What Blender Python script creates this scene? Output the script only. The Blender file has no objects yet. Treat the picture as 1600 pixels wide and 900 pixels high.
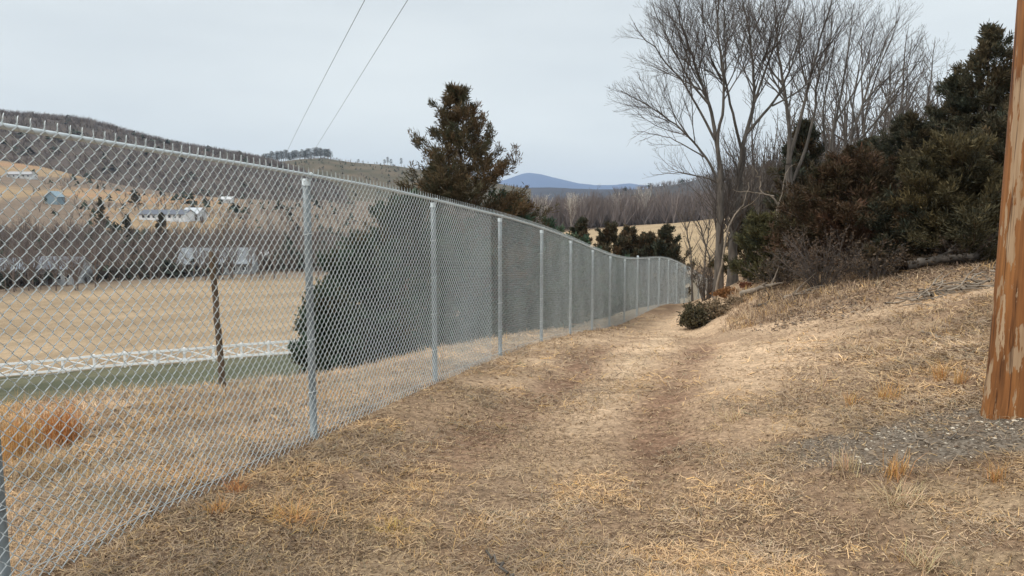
import bpy, math, random
import numpy as np
from mathutils import Vector

C = bpy.context.scene
COL = C.collection
rng = np.random.default_rng(7)

# ------------------------------------------------------------------ camera, sky, sun, exposure
EYE = 1.63
FPX = 1150.0
PITCH = math.atan((450 - 325) / FPX)
cam = bpy.data.objects.new('camera', bpy.data.cameras.new('camera'))
COL.objects.link(cam)
cam.location = (0, 0, EYE)
cam.rotation_euler = (math.pi / 2 - PITCH, 0, 0)
cam.data.sensor_width = 36
cam.data.lens = 36 * FPX / 1600
cam.data.clip_start = 0.05
cam.data.clip_end = 30000
C.camera = cam

SUN_EL, SUN_AZ = math.radians(46), math.radians(-115)   # azimuth from +Y towards +X
w = bpy.data.worlds.new('World'); C.world = w; w.use_nodes = True
nt = w.node_tree; nt.nodes.clear()
N = nt.nodes.new; LK = nt.links.new
out = N('ShaderNodeOutputWorld'); bg = N('ShaderNodeBackground'); bg.inputs[1].default_value = 0.1
sky = N('ShaderNodeTexSky'); sky.sky_type = 'NISHITA'; sky.sun_disc = False
sky.sun_elevation = SUN_EL; sky.sun_rotation = SUN_AZ
tc = N('ShaderNodeTexCoord'); mp = N('ShaderNodeMapping'); mp.inputs['Scale'].default_value = (1, 1, 4.5)
nz = N('ShaderNodeTexNoise'); nz.inputs['Scale'].default_value = 1.6; nz.inputs['Detail'].default_value = 5
nz.inputs['Roughness'].default_value = 0.5
rp = N('ShaderNodeValToRGB')
rp.color_ramp.elements[0].position = 0.30; rp.color_ramp.elements[0].color = (5.6, 6.1, 6.38, 1)
rp.color_ramp.elements[1].position = 0.72; rp.color_ramp.elements[1].color = (7.2, 7.65, 7.7, 1)
mx = N('ShaderNodeMixRGB'); mx.inputs[0].default_value = 0.9
LK(tc.outputs['Generated'], mp.inputs[0]); LK(mp.outputs[0], nz.inputs[0]); LK(nz.outputs[0], rp.inputs[0])
# an overcast dome: brighter overhead than near the horizon
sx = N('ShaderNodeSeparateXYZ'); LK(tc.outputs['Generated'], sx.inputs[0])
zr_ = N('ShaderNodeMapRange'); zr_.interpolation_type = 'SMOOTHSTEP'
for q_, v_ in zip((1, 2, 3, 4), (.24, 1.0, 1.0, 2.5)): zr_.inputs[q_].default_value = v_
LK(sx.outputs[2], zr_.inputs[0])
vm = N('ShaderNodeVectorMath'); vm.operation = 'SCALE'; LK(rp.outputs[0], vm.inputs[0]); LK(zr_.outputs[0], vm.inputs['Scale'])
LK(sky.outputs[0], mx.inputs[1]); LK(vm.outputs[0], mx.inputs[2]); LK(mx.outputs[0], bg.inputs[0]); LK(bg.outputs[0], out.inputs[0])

sl = bpy.data.lights.new('sun', 'SUN'); sl.energy = 1.5; sl.angle = math.radians(14); sl.color = (1.0, 0.93, 0.84)
so = bpy.data.objects.new('sun', sl); COL.objects.link(so)
sd = Vector((math.sin(SUN_AZ) * math.cos(SUN_EL), math.cos(SUN_AZ) * math.cos(SUN_EL), math.sin(SUN_EL)))
so.rotation_euler = sd.to_track_quat('Z', 'Y').to_euler()
so.location = (-20, -20, 40)

C.view_settings.view_transform = 'Standard'; C.view_settings.look = 'None'
C.view_settings.exposure = 0.3; C.view_settings.gamma = 1.0; C.view_settings.use_curve_mapping = False
C.render.engine = 'CYCLES'
C.cycles.max_bounces = 6; C.cycles.diffuse_bounces = 3; C.cycles.volume_bounces = 0
C.cycles.transparent_max_bounces = 8

# ------------------------------------------------------------------ helpers
cp_, sp_ = math.cos(PITCH), math.sin(PITCH)
def ray(px, py):
    u = (px - 800) / FPX; v = (py - 450) / FPX
    k = cp_ - v * sp_
    return u / k, (-sp_ - v * cp_) / k          # X per Y, (z-eye) per Y
def at(px, py, Y):
    a, t = ray(px, py)
    return np.array((a * Y, Y, EYE + t * Y))
def pxof(x, y, z):
    zz = z - EYE
    d = y * cp_ - zz * sp_; upc = y * sp_ + zz * cp_
    return 800 + FPX * x / d, 450 - FPX * upc / d

def hash2(i, j, s):
    h = np.sin(i * 127.1 + j * 311.7 + s * 74.7) * 43758.5453
    return h - np.floor(h)
def vnoise(x, y, s=0):
    x = np.asarray(x, float); y = np.asarray(y, float)
    i = np.floor(x); j = np.floor(y); fx = x - i; fy = y - j
    fx = fx * fx * (3 - 2 * fx); fy = fy * fy * (3 - 2 * fy)
    return ((hash2(i, j, s) * (1 - fx) + hash2(i + 1, j, s) * fx) * (1 - fy)
            + (hash2(i, j + 1, s) * (1 - fx) + hash2(i + 1, j + 1, s) * fx) * fy)
def fbm(x, y, s=0, o=4):
    r = 0; a = 0.5; f = 1.0
    for k in range(o):
        r = r + a * vnoise(x * f, y * f, s + k * 3); a *= 0.5; f *= 2.03
    return r / (1 - 0.5 ** o)
def sstep(a, b, x):
    t = np.clip((x - a) / (b - a), 0, 1)
    return t * t * (3 - 2 * t)

class Geo:
    def __init__(self): self.v = []; self.f = []; self.c = []; self.n = 0
    def add(self, v, faces, c=None):
        v = np.asarray(v, float).reshape(-1, 3)
        for f in faces:
            f = np.asarray(f, int)
            if len(f): self.f.append(f + self.n)
        self.v.append(v)
        if c is not None:
            c = np.asarray(c, float)
            if c.ndim == 1: c = np.tile(c[:3], (len(v), 1))
            self.c.append(c[:, :3])
        self.n += len(v)
        return self
    def box(self, lo, hi, c=None):
        x0, y0, z0 = lo; x1, y1, z1 = hi
        v = [(x0,y0,z0),(x1,y0,z0),(x1,y1,z0),(x0,y1,z0),(x0,y0,z1),(x1,y0,z1),(x1,y1,z1),(x0,y1,z1)]
        return self.add(v, [[(0,3,2,1),(4,5,6,7),(0,1,5,4),(1,2,6,5),(2,3,7,6),(3,0,4,7)]], c)
    def obox(self, a, b, wd, hd):                       # a bar from a to b with a wd x hd section
        a = np.array(a, float); b = np.array(b, float); d = b - a; L = np.linalg.norm(d); d /= L
        r = np.array((0, 0, 1.0)) if abs(d[2]) < .9 else np.array((1.0, 0, 0))
        n = np.cross(d, r); n /= np.linalg.norm(n); m = np.cross(n, d)
        v = []
        for p in (a, b):
            for sx, sy in ((-1,-1),(1,-1),(1,1),(-1,1)): v.append(p + n*sx*wd/2 + m*sy*hd/2)
        return self.add(v, [[(3,2,1,0),(4,5,6,7),(0,1,5,4),(1,2,6,5),(2,3,7,6),(3,0,4,7)]])
    def tubes(self, pts, rad, sides=4, c=None, cap=False):
        pts = np.asarray(pts, float); rad = np.asarray(rad, float)
        if pts.ndim == 2: pts = pts[None]
        P, n, _ = pts.shape
        rad = np.broadcast_to(rad if rad.ndim == 2 else rad[None], (P, n)) if rad.ndim else np.full((P, n), float(rad))
        T = np.gradient(pts, axis=1); T /= np.linalg.norm(T, axis=2, keepdims=True) + 1e-12
        avg = pts[:, -1] - pts[:, 0]; avg = avg / (np.linalg.norm(avg, axis=1, keepdims=True) + 1e-12)
        ref = np.where(np.abs(avg[:, 2:3]) > .8, np.array((1.0, .13, .0)), np.array((.1, .05, 1.0)))[:, None, :]
        A = np.cross(T, np.broadcast_to(ref, T.shape)); A /= np.linalg.norm(A, axis=2, keepdims=True) + 1e-12
        B = np.cross(T, A)
        th = np.arange(sides) * 2 * math.pi / sides
        v = pts[:, :, None, :] + rad[:, :, None, None] * (np.cos(th)[None, None, :, None] * A[:, :, None, :] + np.sin(th)[None, None, :, None] * B[:, :, None, :])
        i = np.arange(P)[:, None, None] * n * sides + np.arange(n - 1)[None, :, None] * sides
        k = np.arange(sides)[None, None, :]; k2 = (k + 1) % sides
        q = np.stack(np.broadcast_arrays(i + k, i + k2, i + sides + k2, i + sides + k), -1).reshape(-1, 4)
        fs = [q]
        if cap and sides >= 3:
            for pi in range(P):
                for e in (0, n - 1):
                    b = pi * n * sides + e * sides
                    fs.append(np.array([[b, b + j, b + j + 1] for j in range(1, sides - 1)]))
        cc = None
        if c is not None:
            c = np.asarray(c, float)
            cc = np.repeat(c, n * sides, 0) if c.ndim == 2 else np.tile(c, (P * n * sides, 1))
        return self.add(v.reshape(-1, 3), fs, cc)
    def build(self, name, m, parent=None, smooth=False, label=None):
        me = self.mesh(name, smooth)
        o = bpy.data.objects.new(name, me); COL.objects.link(o)
        if m: me.materials.append(m)
        if parent: o.parent = parent
        if label: o['label'] = label
        return o
    def mesh(self, name, smooth=False):
        me = bpy.data.meshes.new(name)
        v = np.concatenate(self.v) if self.v else np.zeros((0, 3))
        me.vertices.add(len(v)); me.vertices.foreach_set('co', v.astype(np.float32).ravel())
        lv = np.concatenate([f.ravel() for f in self.f]); lt = np.concatenate([np.full(len(f), f.shape[1]) for f in self.f])
        me.loops.add(len(lv)); me.loops.foreach_set('vertex_index', lv.astype(np.int32))
        me.polygons.add(len(lt))
        me.polygons.foreach_set('loop_start', (np.cumsum(lt) - lt).astype(np.int32))
        me.polygons.foreach_set('loop_total', lt.astype(np.int32))
        me.polygons.foreach_set('use_smooth', np.full(len(lt), smooth))
        me.update(calc_edges=True)
        if self.c:
            a = me.attributes.new('col', 'FLOAT_COLOR', 'POINT')
            c = np.concatenate(self.c); c = np.concatenate([c, np.ones((len(c), 1))], 1)
            a.data.foreach_set('color', c.astype(np.float32).ravel())
        return me

def tag(o, label=None, cat=None, group=None, kind=None):
    if label: o['label'] = label
    if cat: o['category'] = cat
    if group: o['group'] = group
    if kind: o['kind'] = kind
    return o
def thing(name, label, cat, loc=(0, 0, 0), rz=0, group=None):
    o = bpy.data.objects.new(name, None); COL.objects.link(o)
    o.location = loc; o.rotation_euler = (0, 0, rz); o.empty_display_size = .2
    return tag(o, label, cat, group)
def dup(root, loc, rz=0, sc=1.0, label=None, group=None):
    r = root.copy(); COL.objects.link(r); r.location = loc; r.rotation_euler = (0, 0, rz)
    r.scale = (sc, sc, sc) if np.isscalar(sc) else sc
    if label: r['label'] = label
    if group: r['group'] = group
    for ch in list(root.children):
        c = ch.copy(); COL.objects.link(c); c.parent = r
        for g in ch.children:
            d = g.copy(); COL.objects.link(d); d.parent = c
    return r

# ------------------------------------------------------------------ materials
def newmat(name):
    m = bpy.data.materials.new(name); m.use_nodes = True
    nt = m.node_tree; b = nt.nodes['Principled BSDF']
    return m, nt, b
def simple(name, c, rough=.8, metal=0, var=.15, scale=8, bump=0, stretch=(1, 1, 1), spec=.3, c2=None):
    m, nt, b = newmat(name)
    b.inputs['Roughness'].default_value = rough; b.inputs['Metallic'].default_value = metal
    b.inputs['Specular IOR Level'].default_value = spec
    tc = nt.nodes.new('ShaderNodeTexCoord'); mp = nt.nodes.new('ShaderNodeMapping'); mp.inputs['Scale'].default_value = stretch
    n = nt.nodes.new('ShaderNodeTexNoise'); n.inputs['Scale'].default_value = scale; n.inputs['Detail'].default_value = 6
    r = nt.nodes.new('ShaderNodeValToRGB'); e = r.color_ramp.elements
    lo = c2 if c2 else tuple(x * (1 - var) for x in c); hi = c if c2 else tuple(min(1, x * (1 + var)) for x in c)
    e[0].position = .32; e[0].color = (*lo, 1); e[1].position = .68; e[1].color = (*hi, 1)
    L = nt.links.new
    L(tc.outputs['Object'], mp.inputs[0]); L(mp.outputs[0], n.inputs[0]); L(n.outputs[0], r.inputs[0]); L(r.outputs[0], b.inputs['Base Color'])
    if bump:
        bp = nt.nodes.new('ShaderNodeBump'); bp.inputs['Strength'].default_value = bump; bp.inputs['Distance'].default_value = .02
        L(n.outputs[0], bp.inputs['Height']); L(bp.outputs[0], b.inputs['Normal'])
    return m
def leafmat(name, rough=.75, transl=0.25, noise=None, mul=1.0):
    m, nt, b = newmat(name)
    L = nt.links.new
    a = nt.nodes.new('ShaderNodeAttribute'); a.attribute_name = 'col'
    src = a.outputs['Color']
    if noise:
        n = nt.nodes.new('ShaderNodeTexNoise'); n.inputs['Scale'].default_value = noise; n.inputs['Detail'].default_value = 4
        tc = nt.nodes.new('ShaderNodeTexCoord'); L(tc.outputs['Object'], n.inputs[0])
        mr = nt.nodes.new('ShaderNodeMapRange'); mr.inputs[1].default_value = .3; mr.inputs[2].default_value = .7
        mr.inputs[3].default_value = .7; mr.inputs[4].default_value = 1.3; L(n.outputs[0], mr.inputs[0])
        x = nt.nodes.new('ShaderNodeVectorMath'); x.operation = 'SCALE'; L(src, x.inputs[0]); L(mr.outputs[0], x.inputs['Scale']); src = x.outputs[0]
    L(src, b.inputs['Base Color']); b.inputs['Roughness'].default_value = rough; b.inputs['Specular IOR Level'].default_value = .15
    if transl:
        t = nt.nodes.new('ShaderNodeBsdfTranslucent'); L(src, t.inputs[0])
        ms = nt.nodes.new('ShaderNodeMixShader'); ms.inputs[0].default_value = transl
        L(b.outputs[0], ms.inputs[1]); L(t.outputs[0], ms.inputs[2]); L(ms.outputs[0], nt.nodes['Material Output'].inputs[0])
    return m

M = {}
M['galv'] = simple('galvanised_wire', (.47, .505, .505), .5, .25, .12, 30, spec=.5)
M['post'] = simple('galvanised_post', (.20, .225, .235), .55, .25, .25, 14, stretch=(1, 1, .4), spec=.5)
M['rail'] = simple('galvanised_rail', (.52, .56, .57), .5, .3, .1, 14, spec=.5)
M['leaf'] = leafmat('cedar_foliage', transl=.15)
M['straw'] = leafmat('dry_straw', .7, .2)
M['bark'] = simple('grey_bark', (.165, .142, .12), .9, 0, .3, 9, .5, (1, 1, .25), c2=(.062, .053, .045))
M['cedarbark'] = simple('cedar_bark', (.16, .115, .085), .9, 0, .3, 14, .5, (1, 1, .15))
M['twig'] = simple('twig_bark', (.105, .086, .074), .9, 0, .25, 2)
M['deadwood'] = simple('dead_wood', (.24, .195, .15), .9, 0, .3, 12, .3, (1, 1, .3))
M['farwood'] = leafmat('far_branches', .9, 0)
M['stake'] = simple('weathered_stake', (.105, .07, .044), .9, 0, .35, 20, .5, (1, 1, .12))
M['white'] = simple('white_boards', (.86, .86, .86), .6, 0, .06, 3)
M['wirefine'] = simple('old_fence_wire', (.42, .42, .42), .5, .4, .1, 20)
M['cable'] = simple('power_cable', (.13, .135, .14), .6, 0, .1, 3)
M['stone'] = leafmat('gravel_stone', .85, 0)

# ------------------------------------------------------------------ fence line (fitted from the posts)
RX = np.array([-60, 0, 67, 133, 267, 400, 488, 583, 640, 683, 735, 785, 820, 850, 872, 893, 926, 940, 953, 965, 977, 987, 997, 1007, 1016, 1026, 1036, 1046, 1058, 1070, 1084, 1095, 1105.])
RY = np.array([181, 193.5, 204.5, 216, 237, 258, 273, 290, 302, 312, 325, 337, 347, 356.5, 364.5, 373, 387.5, 393, 397.8, 401.3, 403.2, 404, 404, 403.4, 402.5, 402.2, 402.4, 404.3, 409, 415, 421.5, 430, 437.])
FY = np.array([2.85, 5.03, 7.29, 9.59, 11.83, 14.06, 16.37, 18.64, 20.85, 22.95, 25.1, 28.0, 31.2, 37.6, 44.2])
FX = np.array([-1.98, -1.35, -.73, -.10, .53, 1.16, 1.82, 2.50, 3.23, 3.97, 4.77, 5.70, 7.02, 9.45, 12.2])
pf = np.polyfit(FY, FX, 4)
FH = 1.83
yy = np.linspace(.4, 44.2, 900)
xx = np.polyval(pf, yy)
def smooth(a, k):
    ker = np.hanning(k + 2)[1:-1]; ker /= ker.sum()
    return np.convolve(np.pad(a, k // 2, mode='edge'), ker, 'valid')
def rail_z(x, y):
    z = np.full_like(y, EYE + .2)
    for _ in range(6):
        px, py = pxof(x, y, z)
        pyt = np.interp(px, RX, RY)
        k = (pyt - 450) / FPX
        z = EYE + (-sp_ - k * cp_) / (cp_ - k * sp_) * y
    return z
zr = rail_z(xx, yy)
near = yy < 3.0
sl0 = np.polyfit(yy[(yy > 3) & (yy < 6)], zr[(yy > 3) & (yy < 6)], 1)
zr[near] = np.polyval(sl0, yy[near]) + (zr[~near][0] - np.polyval(sl0, yy[~near][0]))
zr = smooth(zr, 31)
ss = np.concatenate([[0], np.cumsum(np.hypot(np.diff(xx), np.diff(yy)))])
def fence_at(s): return np.interp(s, ss, xx), np.interp(s, ss, yy), np.interp(s, ss, zr)
s1 = np.interp(5.03, yy, ss)
SPAN = 2.345
post_s = s1 + SPAN * np.arange(-1, 30)
post_s = post_s[(post_s > .3) & (post_s < ss[-1] - .8)]
post_s = np.append(post_s, ss[-1] - .03)

# ------------------------------------------------------------------ terrain
CP = []
def cpx(px, py, Y): CP.append(tuple(at(px, py, Y)))
for y0, x0, z0 in zip(yy[::30], xx[::30], zr[::30]): CP.append((x0, y0, z0 - FH))
# the lane and its right-hand side
for p in [(800, 905, 3.15), (1100, 905, 3.1), (1500, 905, 3.0), (850, 700, 5.2), (1150, 700, 4.95), (1420, 690, 4.6), (1580, 645, 4.7),
          (900, 600, 7.6), (1150, 600, 7.0), (1400, 590, 6.6), (1500, 560, 7.0), (960, 545, 11.2), (1130, 545, 10.5), (1350, 525, 9.6), (1540, 500, 8.6),
          (1050, 527, 14.2), (1100, 521, 14.6), (1240, 497, 13.2), (1400, 468, 12.2), (1540, 448, 11), (1600, 440, 11),
          (1160, 462, 17.4), (1210, 461, 16.5), (1300, 448, 15.3), (1400, 430, 14.6), (1540, 412, 14), (1620, 405, 14),
          (1060, 505, 18.6), (1075, 487, 23.5), (1085, 478, 29),
          (1140, 447, 22), (1250, 432, 21), (1400, 412, 20), (1550, 392, 20), (1700, 380, 18),
          (1150, 425, 30), (1300, 395, 32), (1500, 365, 32), (1200, 375, 60), (1400, 330, 60), (1600, 310, 60),
          (1110, 432, 46), (1105, 415, 60), (1300, 318, 200), (1550, 300, 200), (1300, 312, 700), (1600, 300, 700)]: cpx(*p)
# behind the fence
for p in [(20, 760, 4.4), (200, 720, 4.55), (100, 640, 6.6), (0, 655, 6.4), (230, 622, 7.4), (341, 608, 8.1), (420, 598, 9.0), (490, 600, 11), (560, 578, 13), (620, 563, 15), (690, 548, 17), (740, 539, 18.5),
          (800, 524, 20), (850, 514, 21.5), (905, 503, 24), (950, 497, 27),
          (100, 655, 13), (300, 628, 15), (480, 612, 17), (100, 652, 30), (300, 632, 32), (50, 625, 48), (300, 612, 50), (470, 600, 50), (600, 575, 30), (700, 550, 34), (800, 528, 38), (900, 500, 40),
          (0, 591, 68.3), (250, 571, 66.8), (457, 555, 65.8), (600, 530, 66), (750, 500, 66),
          (0, 540, 86), (250, 520, 86), (480, 505, 86), (0, 456, 140), (250, 440, 150), (480, 426, 168), (650, 420, 168), (0, 425, 170), (0, 385, 215), (0, 330, 300), (0, 290, 430), (0, 250, 640),
          (250, 412, 185), (250, 350, 275), (250, 322, 380), (250, 297, 640), (480, 395, 215), (480, 345, 320), (480, 312, 640), (700, 425, 120), (700, 372, 300), (700, 325, 800),
          (870, 440, 75), (950, 405, 98), (960, 378, 160), (950, 356, 290), (1085, 402, 98), (1085, 350, 330), (1000, 332, 800), (800, 330, 800),
          (-120, 601, 69.2), (60, 586.5, 68), (120, 581.5, 67.5), (180, 576.5, 67), (310, 566.5, 66.5), (380, 560.5, 66.1), (520, 549.5, 65.6), (-250, 290, 430), (-250, 250, 640), (-250, 460, 140), (-250, 600, 68), (-250, 660, 30), (-300, 660, 12), (-300, 700, 7)]: cpx(*p)
for a in np.radians([-170, -130, -90, -60, 60, 90, 130, 170]):
    for r_, z_ in ((1.0, 0.0), (3, 0.0 if a < 0 else .15), (8, -.3 if a < 0 else .9), (30, -5 if a < 0 else 3), (120, -12 if a < 0 else 8), (800, -6 if a < 0 else 10)):
        CP.append((math.sin(a) * r_, math.cos(a) * r_, z_))
for a in np.radians(np.arange(-180, 180, 30)): CP.append((math.sin(a) * 5000, math.cos(a) * 5000, -12)); CP.append((math.sin(a) * .4, math.cos(a) * .4, .02))
CP = np.array(CP)
def warp(x, y):
    r = np.hypot(x, y); return np.stack([np.arctan2(x, y) * 5.0, np.log(r + 2.0) * 2.2], -1)
def tps(d2): return .5 * d2 * np.log(d2 + 1e-9)
Wp = warp(CP[:, 0], CP[:, 1]); q = CP[:, 2] / (np.hypot(CP[:, 0], CP[:, 1]) + 4)
K = tps(((Wp[:, None] - Wp[None]) ** 2).sum(-1)) + np.eye(len(Wp)) * 6e-4
Pm = np.concatenate([np.ones((len(Wp), 1)), Wp], 1)
A = np.block([[K, Pm], [Pm.T, np.zeros((3, 3))]])
sol = np.linalg.solve(A, np.concatenate([q, np.zeros(3)]))
def ground0(x, y):
    x = np.atleast_1d(np.asarray(x, float)); y = np.atleast_1d(np.asarray(y, float)); res = np.empty(len(x))
    for i in range(0, len(x), 20000):
        W2 = warp(x[i:i + 20000], y[i:i + 20000])
        k = tps(((W2[:, None] - Wp[None]) ** 2).sum(-1))
        res[i:i + 20000] = k @ sol[:-3] + sol[-3] + W2 @ sol[-2:]
    return res * (np.hypot(x, y) + 4)
def lane_off(x, y):                                   # metres to the right of the fence line
    return x - np.polyval(pf, np.clip(y, 0, 44))
def ground(x, y):
    x = np.atleast_1d(np.asarray(x, float)); y = np.atleast_1d(np.asarray(y, float))
    z = ground0(x, y); r = np.hypot(x, y)
    near = 1 - sstep(25, 60, r)
    off = lane_off(x, y)
    bump = (fbm(x * 1.1, y * 1.1, 3) - .5) * .12 + (fbm(x * 4.2, y * 4.2, 9, 3) - .5) * .06 + (fbm(x * 13, y * 13, 19, 2) - .5) * .032
    calm = 1 - .75 * np.exp(-((off) / .5) ** 2)
    far = (fbm(x / 30, y / 30, 5) - .5) * np.clip(r / 60, 0, 3) * sstep(30, 120, r) * .5
    rm = np.exp(-((off - 1.08 - .1 * np.sin(y)) / .26) ** 4) + np.exp(-((off - 2.45 - .12 * np.sin(y * .7)) / .3) ** 4)
    ruts = -.045 * rm + .013 * rm * np.sin(6.283 * (y + .12 * x) / .17 + 5 * fbm(x * 2, y * .7, 45))
    ruts = ruts * (.5 + fbm(x * .8, y * .5, 44)) * sstep(2, 5, y) * (1 - sstep(28, 40, y))
    bankn = sstep(14, 16, y) * (1 - sstep(20, 26, y)) * sstep(3.2, 4.4, off - .0) * (fbm(x * 1.7, y * 1.7, 61) - .5) * .35
    lane = np.exp(-((off - 1.9) / 1.3) ** 4)
    return z + bump * near * calm * (1 - .6 * lane) + far + ruts + bankn
def G(x, y): return float(ground(x, y)[0])
def foot(px, Y):
    a, _ = ray(px, 420); return np.array((a * Y, Y, G(a * Y, Y)))

def onground(px, py, y0=2.4, y1=30):
    Y = np.geomspace(y0, y1, 500); a, t = ray(px, py); d = EYE + t * Y - ground(a * Y, Y)
    k = int(np.argmax(d < 0)) if (d < 0).any() else len(Y) - 1
    return np.array((a * Y[k], Y[k], G(a * Y[k], Y[k])))

# one ground sheet: polar grid, fine ahead of the camera, out past the hills
az = np.radians(np.concatenate([np.linspace(-180, -52, 26)[:-1], np.linspace(-52, 52, 470), np.linspace(52, 180, 26)[1:-1]]))
rr = np.concatenate([[.35], np.geomspace(.7, 2.6, 60)[:-1], np.geomspace(2.6, 17, 430)[:-1], np.geomspace(17, 9000, 420)])
RR, AZ = np.meshgrid(rr, az, indexing='ij')
gx = (RR * np.sin(AZ)).ravel(); gy = (RR * np.cos(AZ)).ravel()
gz = ground(gx, gy)
nA, nR = len(az), len(rr)
def white_fence_y(x): return np.interp(x, [-60, -47, -32, -19.7, -5], [68.6, 68, 66.5, 66, 66])

# ---- ground colours: real surface colours by where each patch lies
def ground_color(x, y):
    r = np.hypot(x, y); off = lane_off(x, y); px = 800 + FPX * x / np.maximum(y, .3)
    n1 = fbm(x * .55, y * .55, 21); n2 = fbm(x * 1.9, y * 1.9, 33); n3 = fbm(x * .22, y * .5, 41); n4 = fbm(x / 22, y / 22, 51)
    def lay(c, col, m): return c + (np.array(col) - c) * m[:, None]
    c = np.tile(np.array((.245, .160, .100)), (len(x), 1))
    c = lay(c, (.15, .092, .056), sstep(.5, .68, n1) * .85)
    c = lay(c, (.33, .235, .145), sstep(.5, .7, n2) * .7)
    # behind the fence: pale matted grass
    beh = 1 - sstep(-.5, .0, off)
    c = lay(c, (.30, .235, .155), beh * .8)
    # bare tan dirt of the lane
    cen = np.interp(y, [3, 6, 12, 16, 19, 40], [1.9, 2.0, 2.5, 2.4, 2.0, 1.9]); hw = np.interp(y, [3, 5, 7, 9, 12, 15, 18, 24, 40], [.9, 1.5, 2.0, 2.45, 2.9, 2.7, 1.4, 1.0, .9])
    d = np.exp(-((off - cen) / hw) ** 4) * (.45 * sstep(3.2, 5.0, y) + .55 * sstep(5.0, 8.5, y + (n1 - .5) * 5)) * (1 - sstep(42, 55, y))
    d2 = np.exp(-((off - .95) / .35) ** 2) * sstep(5, 9, y + (n1 - .5) * 3) * (1 - sstep(13, 18, y))
    ybr = np.interp(x, [2, 4, 7, 10, 14], [13.2, 12.5, 11.2, 10.6, 10.4])
    d3 = np.exp(-((y - ybr) / np.interp(x, [2, 12], [1.5, .7])) ** 2) * sstep(2.5, 4, x) * (1 - .5 * sstep(8, 14, x))
    bare = np.clip(np.maximum(np.maximum(d, d2 * .8), d3 * .74) * (.72 + .55 * n2), 0, 1)
    c = lay(c, (.52, .362, .232), bare)
    dark = sstep(.54, .70, n3) * np.exp(-((off - 2.0) / 1.8) ** 2) * sstep(3, 6, y) * (1 - sstep(13, 17, y))
    c = lay(c, (.165, .098, .06), dark * .75)
    trk = np.maximum(np.exp(-((off - 1.08 - .1 * np.sin(y)) / .3) ** 2), np.exp(-((off - 2.45 - .12 * np.sin(y * .7)) / .33) ** 2)) * sstep(3.8, 5.5, y) * (1 - sstep(11, 13.5, y))
    c = lay(c, (.56, .40, .26), np.exp(-((off - 1.78) / .28) ** 2) * sstep(5, 7.5, y) * (1 - sstep(14, 17, y)) * np.clip(.2 + 1.1 * n1, 0, .85))
    c = lay(c, (.19, .112, .072), np.clip(trk * (.25 + 1.3 * n2), 0, .92))
    # the wooded bank: leaf litter
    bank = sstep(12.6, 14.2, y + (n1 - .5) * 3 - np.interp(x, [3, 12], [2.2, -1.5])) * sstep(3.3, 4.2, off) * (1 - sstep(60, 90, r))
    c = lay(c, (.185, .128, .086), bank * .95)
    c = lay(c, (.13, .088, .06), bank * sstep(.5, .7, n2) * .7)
    # gravel round the pole
    gq = ((x - 3.2) / 1.5) ** 2 + ((y - 4.62) / .52) ** 2 + (n2 - .5) * 1.1
    grav = (1 - sstep(.6, 1.35, gq)) * (.72 + .28 * sstep(.35, .6, fbm(x * 6, y * 6, 37, 3)))
    c = lay(c, (.135, .102, .072), grav)
    # green pasture, tan field, hill slopes
    left = (off < -1) & (x < 6)
    wf = white_fence_y(x)
    drop = sstep(10, 16, r)
    green = left * drop * (1 - sstep(.3, 1.5, y - wf)) * (1 - sstep(470, 560, px + (n4 - .5) * 40))
    c = lay(c, (.070, .076, .046), green * .95)
    c = lay(c, (.125, .115, .07), green * sstep(.44, .62, fbm(x / 9, y / 5, 66)) * .7)
    field = left * sstep(.4, 1.6, y - wf) * (1 - sstep(138, 150, r + (px - 0) * -.05))
    field = np.maximum(field, left * sstep(.4, 1.6, y - wf) * (1 - sstep(155, 175, r - (px - 250) * .03)))
    c = lay(c, (.325, .235, .148), field)
    rows = fbm(x / 40, (y - x * .05) / 2.2, 71)
    c = lay(c, (.25, .18, .112), field * sstep(.45, .65, rows) * .75)
    farl = sstep(150, 175, r) * (x < 20)
    c = lay(c, (.17, .125, .09), farl)
    hill = farl * sstep(215, 260, r) * (1 - sstep(320, 420, px)) * sstep(.36, .5, fbm(x / 60, y / 90, 81))
    c = lay(c, (.29, .20, .115), hill)
    c = lay(c, (.32, .18, .098), hill * sstep(.5, .66, fbm(x / 34, y / 60, 91)) * .7)
    mid = (x > 6) * sstep(45, 60, r) * (px < 1190) * (1 - sstep(285, 310, r))
    c = lay(c, (.36, .26, .155), mid * .95)
    c = lay(c, (.29, .205, .12), mid * sstep(.5, .68, fbm(x / 26, y / 12, 99)) * .6)
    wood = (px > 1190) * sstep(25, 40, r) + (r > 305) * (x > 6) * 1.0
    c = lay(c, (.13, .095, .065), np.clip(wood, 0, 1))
    c = lay(c, (.07, .075, .06), sstep(1200, 2000, r))
    return c, grav, bare, field
gc, ggrav, gbare, gfield = ground_color(gx, gy)
g = Geo()
i = np.arange(nR - 1)[:, None] * nA + np.arange(nA)[None]
j = np.arange(nR - 1)[:, None] * nA + (np.arange(nA)[None] + 1) % nA
quads = np.stack([i, j, j + nA, i + nA], -1).reshape(-1, 4)
cv = np.array([[0, 0, gz[:nA].mean()]])
ctr = np.stack([np.full(nA, nA * nR), (np.arange(nA) + 1) % nA, np.arange(nA)], -1)
g.add(np.concatenate([np.stack([gx, gy, gz], -1), cv]), [quads, ctr], np.concatenate([gc, gc[:1]]))
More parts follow.
